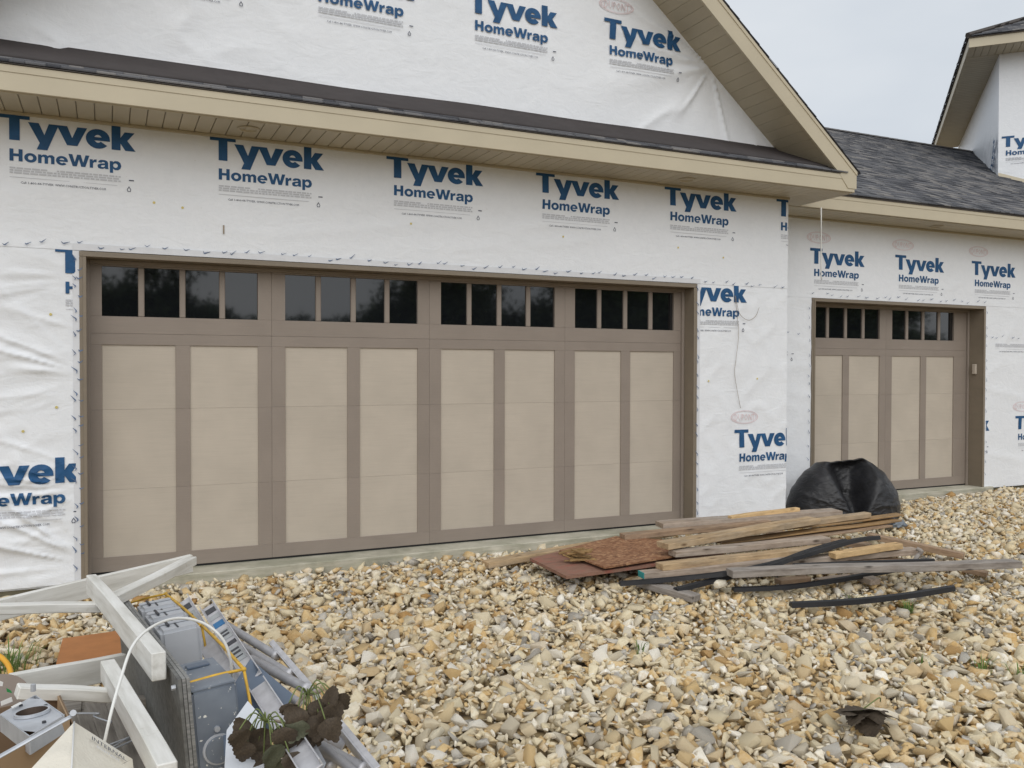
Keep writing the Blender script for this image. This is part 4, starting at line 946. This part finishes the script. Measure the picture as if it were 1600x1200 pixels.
def leaf_mesh(R_, curl=.3):
    """a broad toothed leaf, stalk end at the origin, pointing along +X, length 1"""
    n = 13; up = []; lo = []
    for i in range(n):
        t = i/(n-1); w = .52*math.sin(math.pi*min(1, t**.62))**.8*(1-.15*t)+.0; tooth = .025*(1 if i % 2 else -1) if 0 < i < n-1 else 0
        up.append((t+tooth*.5, w+tooth)); lo.append((t+tooth*.5, -w-tooth))
    V, F_ = [], []
    c1, c2, c3 = R_.uniform(-curl, curl), R_.uniform(.2, curl+.35), R_.random()*6
    def z(x, y): return -c2*x*x*.5+abs(y)*c1+.05*math.sin(7*x+c3+y*5)
    for i in range(n):
        for x, y in ((up[i][0], up[i][1]), (up[i][0]*.98, up[i][1]*.5), (i/(n-1), 0), (lo[i][0]*.98, lo[i][1]*.5), (lo[i][0], lo[i][1])): V.append((x, y, z(x, y)+(-.015 if y == 0 else 0)))
    for i in range(n-1):
        for j in range(4): F_.append([i*5+j, i*5+j+1, i*5+6+j, i*5+5+j])
    return V, F_
def leaf(parent, P, d, nrm, s, mat, R_, label=None):
    V, F_ = leaf_mesh(R_); x = Vector(d).normalized(); y = Vector(nrm).cross(x).normalized(); z = x.cross(y)
    M = Matrix(((x.x,y.x,z.x,P.x),(x.y,y.y,z.y,P.y),(x.z,y.z,z.z,P.z),(0,0,0,1))) @ Matrix.Scale(s, 4)
    return obj('leaf', mesh('leaf', V, F_, mat, True), parent, M)
R_ = random.Random(21)
dp = G(1345, 1128, -.14); dl_ = empty('leaf_cluster', dp, 'curled dark dead leaves with a stem lying on the gravel at the lower right', 'dead leaves')
for a, s, up_ in ((160, .11, .45), (200, .12, .25), (262, .14, .05), (325, .12, .3), (15, .12, .45), (345, .13, .15), (235, .12, .5), (180, .13, .6)):
    a = math.radians(a)-YAW; d = Vector((math.cos(a), math.sin(a), up_-.3)); leaf(dl_, dp+Vector((R_.uniform(-.02,.06),0,.035)), d, Vector((R_.uniform(-.9,.9), R_.uniform(-1,.3), 1)), s, M_LEAF, R_)
tube('stalk', spline([dp+Vector((0,0,.05)), dp+Vector((.03,-.03,.09)), dp+Vector((.09,-.02,.10)), dp+Vector((.14,.02,.06))], 4), .003, M_STALK, dl_, 5)

# ------------------------------------------------------------------ salvage heap at the lower left
# white trestles
def trestle(label, top, specs):
    e = empty('timber_trestle', top, label, 'trestle', 'white timber trestles on the heap')
    for (a, b, w, t, roll) in specs: beam('rail', a, b, w, t, M_WHITE, e, bev=.003, warp=.003, roll=roll)
    return e
trestle('white painted timber trestle at the back of the heap, pointing at the wide door', D(140,940,4),
        [(D(-40,962,3.75), D(299,880,4.65), .030, .095, 0), (D(-40,952,3.45), D(158,948,3.75), .058, .038, 0), (D(176,938,3.72), D(299,876,4.55), .06, .045, 0), (D(143,912,3.98), D(249,1042,2.62), .042, .086, 0)])
trestle('white painted timber trestle nearest the viewer, behind the cardboard box', D(150,1060,2.9),
        [(D(14,1074,2.75), D(192,1040,3.1), .028, .085, 0), (D(26,1080,2.55), D(180,1086,2.72), .052, .036, 0), (D(168,1046,2.84), D(262,1215,1.95), .044, .064, 0)])
# plywood mounting board with enclosures
a0, a1 = D(183,929,4.0), D(281,1062,2.52); dn = Vector((.05,0,-.62)); off_ = Vector((_r.x,_r.y,0))*.0
eb = empty('mounting_board', a1+dn, 'upright weathered grey plywood board carrying electrical boxes on its right side', 'plywood board')
al = (a1-a0).normalized(); nrm = al.cross(Vector(dn)).normalized(); nrm = nrm if nrm.dot(Vector(_r)) > 0 else -nrm
for k, (t0, m) in enumerate(((0, M_GPLY), (.011, M_GEDGE), (.022, M_GEDGE))):
    q = nrm*t0; plate('board_layer', [a0+q, a1+q+al*.004*(k-1), a1+dn+q, a0+dn+q], .0095, m, eb)
def obox(name, P, ex, ey, ez_, mat, parent, bev=.004):
    """box from a corner P along three edge vectors"""
    bm = bmesh.new(); g = bmesh.ops.create_cube(bm, size=1)['verts']; c = P+(ex+ey+ez_)/2
    for v in g: v.co = ex*v.co.x+ey*v.co.y+ez_*v.co.z
    if bev: bmesh.ops.bevel(bm, geom=bm.edges[:], offset=bev, segments=2, affect='EDGES', clamp_overlap=True)
    return bm_to(name, bm, mat, parent, Matrix.Translation(c))
UPV = -Vector(dn).normalized(); n_out = nrm
for i, (s, wd) in enumerate(((.50, .16), (.74, .16), (.98, .18))):
    P = a0+al*(s-.06)+nrm*.034-UPV*.215
    P = P+UPV*(.0); bx = obox('enclosure', P, al*wd*1.05, n_out*.135, UPV*.235, M_LGREY, eb, .012)
    obox('lid_strap', P+al*wd*.35+UPV*.236, al*.028, n_out*.125, UPV*.006, M_LGREY, bx, .002)
    obox('lid_seam', P+al*wd*.05+n_out*.06+UPV*.2345, al*wd*.9, n_out*.005, UPV*.004, M_SDARK, bx, 0)
    obox('hinge_pin', P+al*wd*.2+n_out*.03+UPV*.237, al*.1, n_out*.010, UPV*.008, M_SDARK, bx, .002)
P = a1-al*.34+nrm*.028-UPV*.52; tb_ = obox('enclosure', P, al*.34, n_out*.13, UPV*.47, M_ENC, eb, .006); tb_['label'] = 'large blue-grey box spattered with white paint'
obox('lid_edge', P+UPV*.471-al*.0, al*.338, n_out*.128, UPV*.006, M_ENC, tb_, .002)
obox('latch', P+al*.05+n_out*.03+UPV*.478, al*.05, n_out*.07, UPV*.006, M_BLUES, tb_, .002)
def disc(name, P, axis, r, t, mat, parent, seg=24):
    M, _ = axes(P, P+axis.normalized()*t, Vector((0,0,1)) if abs(axis.normalized().z) < .9 else Vector((1,0,0))); bm = bmesh.new()
    bmesh.ops.create_cone(bm, cap_ends=True, segments=seg, radius1=r, radius2=r*.96, depth=t, matrix=Matrix.Rotation(math.pi/2, 4, 'Y')); return bm_to(name, bm, mat, parent, M)
fc = P+al*.34+n_out*.062+UPV*.285
disc('knockout_cover', fc, al, .040, .014, M_ENC, tb_); disc('cover_rim', fc-al*.002, al, .047, .008, M_LGREY, tb_)
for q in (.062, -.062): disc('bolt', fc+UPV*q, al, .009, .010, M_STEEL, tb_, 8)
for s in (.0, .3, .9): disc('bolt', a1-al*(.04+s)+nrm*-.008-UPV*(.03), -nrm, .008, .012, M_STEEL, eb, 6)
# yellow rack
yr_ = empty('yellow_rack', D(381,1046,2.72), 'thin yellow painted metal rack over the electrical boxes', 'rack')
Nd = {'a': D(197,944,4.02), 'b': D(259,928,4.0), 'c': D(315,977,3.36), 'd': D(381,1046,2.72), 'e': D(405,1188,2.60), 'f': D(265,966,3.95), 'g': D(327,1058,3.30), 'h': D(243,1001,3.2), 'i': D(289,1069,2.62)}
for a, b in (('a','b'),('b','c'),('c','d'),('d','e'),('b','f'),('c','g'),('h','c'),('i','d')):
    tube('rod', spline([Nd[a], (Nd[a]+Nd[b])/2+Vector((.002,.003,.003)), Nd[b]], 3), .0048 if (a, b) not in (('b','c'),('c','d')) else .0058, M_YEL, yr_, 7)
for k in 'bcd':
    bm = bmesh.new(); bmesh.ops.create_icosphere(bm, subdivisions=2, radius=.0085); bm_to('weld', bm, M_YEL, yr_, Matrix.Translation(Nd[k]), True)
# cable
tag(tube('white_cable', spline([D(150,1225,2.2), D(157,1190,2.2), D(172,1120,2.22), D(188,1063,2.3), D(208,1008,2.4), D(240,978,2.5), D(278,966,2.6), D(316,973,2.65), D(346,996,2.66), D(360,1030,2.68), D(363,1075,2.75)], 8), .0042, M_CABLE, None, 8), 'white cable arching over the mounting board and the yellow rack', 'cable')
# aluminium ladder
ld = empty('aluminium_ladder', D(450,1100,2.9)-Vector((0,0,.2)), 'folded aluminium ladder with stickered rails slumped across the heap', 'ladder')
def channel(A, B, w, t, upv, parent, name='ladder_rail', mat=M_ALU):
    M, ln = axes(A, B, upv); bm = bmesh.new()
    bm_box(bm, -ln/2, ln/2, -w/2, w/2, -t*.12, t*.12, .001); bm_box(bm, -ln/2, ln/2, -w/2, -w/2+t*.2, t*.125, t, .001); bm_box(bm, -ln/2, ln/2, w/2-t*.2, w/2, t*.125, t, .001)
    return bm_to(name, bm, mat, parent, M), M, ln
def toface(P, k=1): return (CP-P).normalized()
r1, m1, l1 = channel(D(325,948,3.75), D(396,1060,2.86), .062, .022, toface(D(350,1000,3.3)), ld)
r1b, m1b, l1b = channel(D(404,1072,2.80), D(490,1206,2.25), .060, .022, toface(D(440,1130,3)), ld)
r2, m2, l2 = channel(D(285,940,3.85), D(372,1085,2.9), .07, .020, toface(D(330,1000,3.3)), ld)
r3, m3, l3 = channel(D(426,1012,3.45), D(488,1085,2.98), .055, .02, (toface(D(450,1040,3.2))+Vector(_r)*.9).normalized(), ld)
r4, m4, l4 = channel(D(520,1130,2.72), D(590,1218,2.28), .060, .02, (toface(D(450,1040,3.2))+Vector(_r)*.9).normalized(), ld)
for p0, p1, r in (((352,976,3.5),(434,1026,3.34),.016), ((365,1003,3.35),(456,1056,3.15),.017), ((392,1030,3.15),(482,1078,2.98),.017), ((412,1062,2.95),(470,1100,2.9),.014),
                  ((500,1146,2.62),(538,1166,2.62),.018), ((488,1162,2.5),(572,1206,2.36),.020), ((470,1152,2.55),(520,1200,2.42),.014), ((505,1165,2.45),(560,1212,2.3),.012)):
    A, B = D(*p0), D(*p1); tube('rung', [A, A.lerp(B, .94), A.lerp(B, .945), A.lerp(B, .97), B], [r, r, r*1.25, r*1.25, r*1.1], M_ALU, ld, 14)
def sticker(M, ln, s0, s1, w, mat, par, w0=0, dz=.0035):
    bm = bmesh.new(); bm_box(bm, -ln/2+s0*ln, -ln/2+s1*ln, w0-w/2, w0+w/2, dz, dz+.001); return bm_to('sticker', bm, mat, par, M)
for s0, s1, mt in ((.05,.12,M_SDARK),(.16,.22,M_LAB),(.27,.34,M_SBLUE),(.40,.52,M_LAB),(.56,.60,M_SDARK),(.62,.80,M_LAB)): sticker(m1, l1, s0, s1, .042, mt, r1)
for s0, s1 in ((.42,.44),(.46,.48),(.66,.68),(.70,.72),(.75,.76)): sticker(m1, l1, s0, s1, .030, M_SDARK, r1, 0, .0048)
for s0, s1, mt in ((.06,.12,M_SDARK),(.16,.28,M_LAB)): sticker(m2, l2, s0, s1, .045, mt, r2)
sticker(m2, l2, .19, .25, .02, M_SDARK, r2, 0, .0048)
# sheet metal
sh_n = None
tag(plate('metal_sheet', [D(391,1030,2.95), D(458,1086,2.80), D(430,1132,2.66), D(398,1210,2.45), D(350,1180,2.5), D(347,1098,2.72)], .003, M_BLUES), 'slate blue sheet metal panel standing on its corner behind the yellow rack leg', 'sheet metal')
tag(plate('metal_sheet', [D(387,1097,2.62), D(412,1126,2.56), D(430,1215,2.35), D(350,1215,2.35), D(354,1143,2.50)], .003, M_WSHEET), 'pale grey pointed sheet leaning in front of the slate blue panel', 'sheet metal')
# perforated bracket under the leaves
pb = plate('metal_bracket', [D(455,1176,2.42), D(492,1160,2.42), D(512,1196,2.34), D(500,1225,2.28), D(462,1222,2.3)], .004, M_STEEL); tag(pb, 'bent galvanised bracket with screw holes below the wilted leaves', 'bracket')
for (x, y) in ((478,1178),(484,1190),(472,1196),(492,1202),(480,1206)): disc('screw_hole', D(x, y, 2.345), toface(D(x,y,2.345)), .0035, .004, M_SDARK, pb, 8)
# wilted branch
br = empty('leafy_branch', D(430,1170,2.4), 'cut branch with drooping wilted brown leaves over the lower end of the ladder', 'branch')
tube('twig', spline([D(446,1180,2.40), D(455,1136,2.40), D(465,1100,2.42), D(478,1087,2.44), D(500,1080,2.46)], 5), .0062, M_TWIG, br, 7)
tube('twig', spline([D(430,1126,2.42), D(446,1130,2.41), D(457,1134,2.40)], 4), .004, M_TWIG, br, 6)
R_ = random.Random(31); V3 = lambda: Vector((R_.gauss(0,1), R_.gauss(0,1), R_.gauss(0,1)))
def spray(cx, cy, z, tips, s, parent):
    c = D(cx, cy, z)
    for (tx_, ty_, sz) in tips:
        base = D(tx_, ty_, z-R_.uniform(-.03,.09)); d = (base-c); m = c.lerp(base, .5)+Vector((0,0,.035)); tube('stalk', spline([c, m, base], 5), .0020, M_STALK, parent, 5)
        dirv = Vector((_r*(R_.uniform(-.45,.45)+(tx_-cx)/90)))+Vector((0,0,-1))+Vector(_f)*R_.uniform(-.5,.3)
        leaf(parent, base, dirv, toface(base)+V3()*.38, s*sz*.92, M_LEAFG if R_.random() < .18 else M_LEAF, R_)
spray(416, 1128, 2.40, [(388,1126,1),(396,1138,1.1),(412,1136,1.05),(428,1142,1.1),(444,1136,1),(374,1140,.9),(404,1158,1),(424,1164,1),(440,1160,.95),(392,1166,.9),(456,1150,.9),(412,1184,.9),(384,1158,.9),(432,1186,.9),(452,1176,.8)], .078, br)
spray(480, 1086, 2.43, [(466,1104,1),(482,1106,1.1),(500,1092,1),(514,1100,1.15),(524,1086,.9),(498,1116,1.1),(472,1124,1),(488,1136,1.0),(508,1124,1.0),(462,1126,.9),(452,1098,.8),(510,1078,.8),(478,1148,.85)], .078, br)
# orange board, hose
tag(plate('orange_board', [G(98,997,-.03), G(192,984,-.03), G(200,1036,-.05), G(86,1050,-.05)], .018, M_ORANGE, None, Vector((0,0,1))), 'flat orange-brown board on the gravel behind the near trestle', 'board')
tag(tube('yellow_hose', spline([D(-30,1012,3.0), D(-6,1022,3.0), D(9,1034,2.98), D(16,1048,2.95), D(17,1066,2.9), D(12,1090,2.85)], 6), .009, M_HOSE, None, 8), 'yellow hose curling down at the left edge of the picture', 'hose')
# pallet
pl = empty('pallet', G(150,1150,-.1), 'weathered grey wooden pallet under the near trestle and the sack', 'pallet')
for i, (x0, x1) in enumerate(((104,150),(124,172),(143,195),(160,214),(179,236))):
    beam('slat', G(x0,1090,.16), G(x1,1245,.16), .072 if i != 1 else .045, .018, M_PALLET, pl, warp=.003)
for yy in (1100, 1185): beam('stringer', G(88,yy,.11)+Vector((0,0,-.01)), G(250,yy,.11)+Vector((0,0,-.01)), .04, .075, M_PALLET, pl)
R_ = random.Random(77)
for k, (x, y, lab) in enumerate(((140,1130,'bent grey wire offcut on the pallet by the near trestle leg'), (200,1160,'short curled wire scrap on the pallet between sack and trestle'))):
    p0 = G(x, y, .19) if k < 2 else D(x-60, y, 3.2); tag(tube('wire_scrap', spline([p0+Vector((R_.uniform(-.1,.1), R_.uniform(-.1,.1), .012+.02*R_.random())) for _ in range(5)], 6), .003, M_STEEL, None, 6), lab, 'wire')
# things that carry the near end of the heap
ub = tag(obox('storage_crate', G(20,1120,.0)+Vector((-.35,-.55,-.22)), Vector((.62,0,0)), Vector((0,.45,0)), Vector((0,0,.40)), M_PALLET, None, .01), 'rough wooden crate underneath the cardboard box', 'crate')
# cardboard box with light fixture
cb = empty('cardboard_box', D(40,1160,2.1), 'open brown cardboard box at the lower left corner', 'box')
k0, k1, k2, k3 = D(108,1124,2.25), D(90,1085,2.62), D(-60,1120,2.4), D(-40,1205,2.0)
dz_ = Vector((0,0,-.22))
for a, b, m in ((k0, k1, M_CARD), (k1, k2, M_CARDIN), (k3, k0, M_CARD)): plate('box_side', [a, b, b+dz_, a+dz_], .004, m, cb)
plate('box_flap', [k0, k1, k1.lerp(k0, .1)+Vector((.02,.0,-.07))+Vector(_r)*.02, k0+Vector(_r)*.02+Vector((0,0,-.06))], .003, M_CARDIN, cb)
lf = empty('light_fixture', D(50,1120,2.3), 'galvanised recessed light housing with a round opening lying in the cardboard box', 'light fixture')
f0, f1, f2, f3 = D(0,1116,2.30), D(55,1086,2.46), D(100,1117,2.24), D(46,1150,2.10)
fn = (f1-f0).cross(f3-f0).normalized(); fn = fn if fn.z > 0 else -fn; fcn = (f0+f1+f2+f3)/4
def ringplate(name, quad, c, r, mat, parent, t=.003):
    n = 32; bm = bmesh.new(); ex = (quad[1]-quad[0]).normalized(); ey = fn.cross(ex)
    outs = []; 
    for i in range(n):
        a = 2*math.pi*i/n; d = ex*math.cos(a)+ey*math.sin(a); best = 9
        for j in range(4):
            p, q = quad[j]-c, quad[(j+1)%4]-c; e = q-p; den = d.cross(e).dot(fn)
            if abs(den) > 1e-9:
                s = p.cross(e).dot(fn)/den
                if s > 0: best = min(best, s)
        outs.append(d*best)
    A = [bm.verts.new(o) for o in outs]; B = [bm.verts.new((ex*math.cos(2*math.pi*i/n)+ey*math.sin(2*math.pi*i/n))*r) for i in range(n)]
    for i in range(n): bm.faces.new((A[i], A[(i+1)%n], B[(i+1)%n], B[i]))
    return bm_to(name, bm, mat, parent, Matrix.Translation(c))
ringplate('housing_plate', [f0, f1, f2, f3], fcn, .040, M_STEEL, lf)
for a, b in ((f0, f3), (f3, f2), (f2, f1), (f1, f0)): plate('housing_side', [a, b, b-fn*.045, a-fn*.045], .003, M_STEEL, lf)
def ring(name, c, ax, r0, r1, h, mat, parent, n=32):
    M, _ = axes(c-ax*.5, c+ax*.5, Vector((1,0,0))); bm = bmesh.new(); V = [bm.verts.new((hh, rr*math.cos(2*math.pi*i/n), rr*math.sin(2*math.pi*i/n))) for rr, hh in ((r1,0),(r1,h),(r0,h),(r0,-.09)) for i in range(n)]
    for j in range(3):
        for i in range(n): bm.faces.new((V[j*n+i], V[j*n+(i+1)%n], V[(j+1)*n+(i+1)%n], V[(j+1)*n+i])).material_index = int(j == 2)
    bm.faces.new(V[3*n:]).material_index = 1; return bm_to(name, bm, [mat, M_DISCIN], parent, M)
ring('trim_ring', fcn+fn*.001, fn, .0375, .043, .008, M_STEEL, lf)
for q, (a, b) in enumerate(((f0, f1), (f1, f2), (f2, f3))): disc('screw', a.lerp(b, .5)*.8+fcn*.2, fn, .005, .005, M_SDARK, lf, 8)
bb = beam('mounting_bar', D(-25,1196,1.98), D(112,1119,2.12), .016, .006, M_STEEL, lf, cuts=0); disc('wing_nut', D(114,1114,2.12), toface(fcn), .008, .016, M_STEEL, lf, 8); disc('wing_nut', D(52,1080,2.46), Vector((0,0,1)), .007, .02, M_STEEL, lf, 8)
plate('label_patch', [D(17,1106,2.33), D(32,1097,2.37), D(35,1101,2.355), D(20,1110,2.315)], .001, M_STICK, lf, fn).location += fn*.003
# disc with stickers
dd = disc('metal_disc', D(-4,1096,2.62), (toface(D(0,1096,2.6))+Vector((0,0,.9))).normalized(), 0.092, .012, M_DISC, None, 40); tag(dd, 'round brown metal cover with stickers at the left edge behind the light housing', 'cover')
dax = (toface(D(0,1096,2.6))+Vector((0,0,.9))).normalized()
for (q, mt) in (([(1,1096),(18,1089),(20,1096),(2,1103)], M_STICK), ([(10,1075),(17,1079),(19,1083),(11,1081)], M_SGREEN), ([(0,1064),(5,1066),(4,1072),(0,1072)], M_STICK)):
    plate('sticker', [D(x, y, 2.57) for x, y in q], .001, mt, dd)
# woven sack: a stiff folded sheet with depth
def sack():
    top = D(116,1128,2.05); e = empty('woven_sack', top-Vector((0,0,.2)), 'pale woven sack with printed panel peaked like a tent beside the pallet', 'sack')
    R1 = D(207,1186,2.12); L1_ = D(44,1206,1.86); M1 = D(110,1235,1.80); B1 = D(215,1260,1.95); n = 14
    def patch(a, b, c, name):
        V, F_, id_ = [], [], {}
        for i in range(n+1):
            for j in range(n+1-i):
                p = a*(1-(i+j)/n)+b*(i/n)+c*(j/n); p = p+Vector((0,0,1))*.010*(float(vn(np.array(p.x*22), np.array(p.y*22+p.z*9), 91))-.5)*min(1, (i+j)/3)*(1 if i and j else .0); id_[i, j] = len(V); V.append(p-top)
        for i in range(n):
            for j in range(n-i):
                F_.append([id_[i,j], id_[i+1,j], id_[i,j+1]])
                if i+j < n-1: F_.append([id_[i+1,j], id_[i+1,j+1], id_[i,j+1]])
        return obj(name, mesh(name, V, F_, M_WOVEN, True), e, Matrix.Translation(top))
    patch(top, M1, L1_, 'sack_side'); f = patch(top, R1, M1, 'sack_side'); patch(R1, B1, M1, 'sack_side')
    tube('seam', [top+toface(top)*.002, top.lerp(M1, .5)+toface(top)*.004, M1+toface(top)*.002], .0022, M_STICK, e, 5)
    ex = (R1-top).normalized(); n_ = ex.cross(M1-top).normalized(); n_ = n_ if n_.dot(toface(top)) > 0 else -n_; ey = n_.cross(ex)
    if ey.z > 0 : pass
    for txt, u, v, h, m in (('INTERNAL', .045, -.045, .016, M_URL), ('CONSTRUCTION TYPE', .040, -.026, .006, M_FINE), ('RESISTANT', .060, -.066, .010, M_FINE)):
        V, F_ = font_polys(txt, h, 0, 0); s = 1 if ey.z > 0 else -1
        bm = bmesh.new(); vs = [bm.verts.new(ex*(u+a)+ey*s*(v+b)+n_*.007) for a, b in V]
        for ff in F_:
            try: bm.faces.new([vs[i] for i in ff])
            except ValueError: pass
        bm_to('sack_print', bm, m, e, Matrix.Translation(top))
sack()

# ------------------------------------------------------------------ trees behind the viewer (they show in the panes)
def tree(x, y, h, r, seed, label):
    R2 = np.random.default_rng(seed); e = empty('tree', (x, y, -.3), label, 'tree', 'trees across the yard, mirrored in the door panes')
    bm = bmesh.new(); tube_bm(bm, [Vector((0,0,0)), Vector((.1,.05,h*.3)), Vector((0,.1,h*.6)), Vector((.05,0,h*.9))], [.2*h/8,.15*h/8,.09*h/8,.02], 8)
    for k in range(6):
        a = k*1.05+seed; z0 = h*(.3+.08*k); tube_bm(bm, [Vector((0,0,z0)), Vector((math.cos(a)*r*.4, math.sin(a)*r*.4, z0+h*.1)), Vector((math.cos(a)*r*.8, math.sin(a)*r*.8, z0+h*.22))], [.07*h/8,.04*h/8,.01], 6)
    bm_to('trunk', bm, M_TRUNK, e, Matrix.Translation((x, y, -.3)))
    nc = 34; cc = R2.normal(0, 1, (nc, 3)); cc /= np.linalg.norm(cc, axis=1)[:,None]; cc *= R2.uniform(.25, .95, nc)[:,None]; cc *= np.array([r, r, h*.36]); cc[:,2] += h*.62
    n = 9000; k = R2.integers(0, nc, n); p = cc[k]+R2.normal(0, 1, (n, 3))*np.array([.17*r, .17*r, .05*h]); sz = R2.uniform(.06, .13, n)*(.5+r/4)
    u = R2.normal(0,1,(n,3)); u /= np.linalg.norm(u, axis=1)[:,None]; v = np.cross(u, R2.normal(0,1,(n,3))); v /= np.linalg.norm(v, axis=1)[:,None]
    u *= sz[:,None]; v *= sz[:,None]*.6; V = np.stack([p-u, p-v*.9, p+u, p+v*.9], 1).reshape(-1, 3); F_ = np.arange(4*n).reshape(-1, 4)
    obj('crown', fast_mesh('crown', V, F_, M_CROWN), e, Matrix.Translation((x, y, -.3)), kind='stuff')
def mirrored(px, ytop, dist, yp=0.):
    """where a thing stands whose top shows at this height in the pane"""
    d = ray(px, ytop); t0 = (yp-CP.y)/d.y; H = CP+d*t0; k = dist/d.y; return H.x+d.x*k, yp-dist, H.z+d.z*k
TREES = [(146,418,19,1.9,0,'spreading'),(186,446,19,1.3,0,'rounded'),(252,396,17,1.3,0,'thick dark'),(322,474,24,1.4,0,'low bushy'),(388,492,36,2.2,0,'distant small'),(500,489,38,3.6,0,'distant wide'),  # the thick dark tree stands in for a dark machine reflected there
 (585,488,38,2.8,0,'distant rounded'),(634,430,24,1.4,0,'slender'),(708,390,24,2.0,0,'full dark'),(752,428,26,1.5,0,'leaning'),(800,476,30,2.4,0,'low spreading'),(846,468,30,2.2,0,'squat'),
 (918,396,26,2.8,0,'heavy'),(980,400,27,3.0,0,'broad heavy'),(1040,396,28,3.2,0,'tall heavy'),(1290,430,26,3.6,.72,'shady'),(1352,440,27,3.4,.72,'tall shady'),(1450,512,40,4,.72,'far low')]
where = ['the leftmost pane of the wide door','the first pane from the left, lower right corner','the second pane of the wide door, standing in for a dark machine','the third pane of the wide door','the fourth pane of the wide door','the fifth and sixth panes of the wide door','the seventh pane of the wide door','the eighth pane of the wide door',
 'the ninth pane of the wide door','the tenth pane of the wide door','the eleventh pane of the wide door','the twelfth pane of the wide door','the thirteenth pane of the wide door','the fourteenth pane of the wide door','the last two panes of the wide door','the left panes of the single door','the fourth pane of the single door','the right panes of the single door']
for i, (px, yt, ds, r, yp, w_) in enumerate(TREES):
    x, y, z = mirrored(px, yt, ds, yp); tree(x, y, max(z, 3)+.3, r, 200+i, w_+' tree mirrored in '+where[i])
print('objects', len(bpy.data.objects))
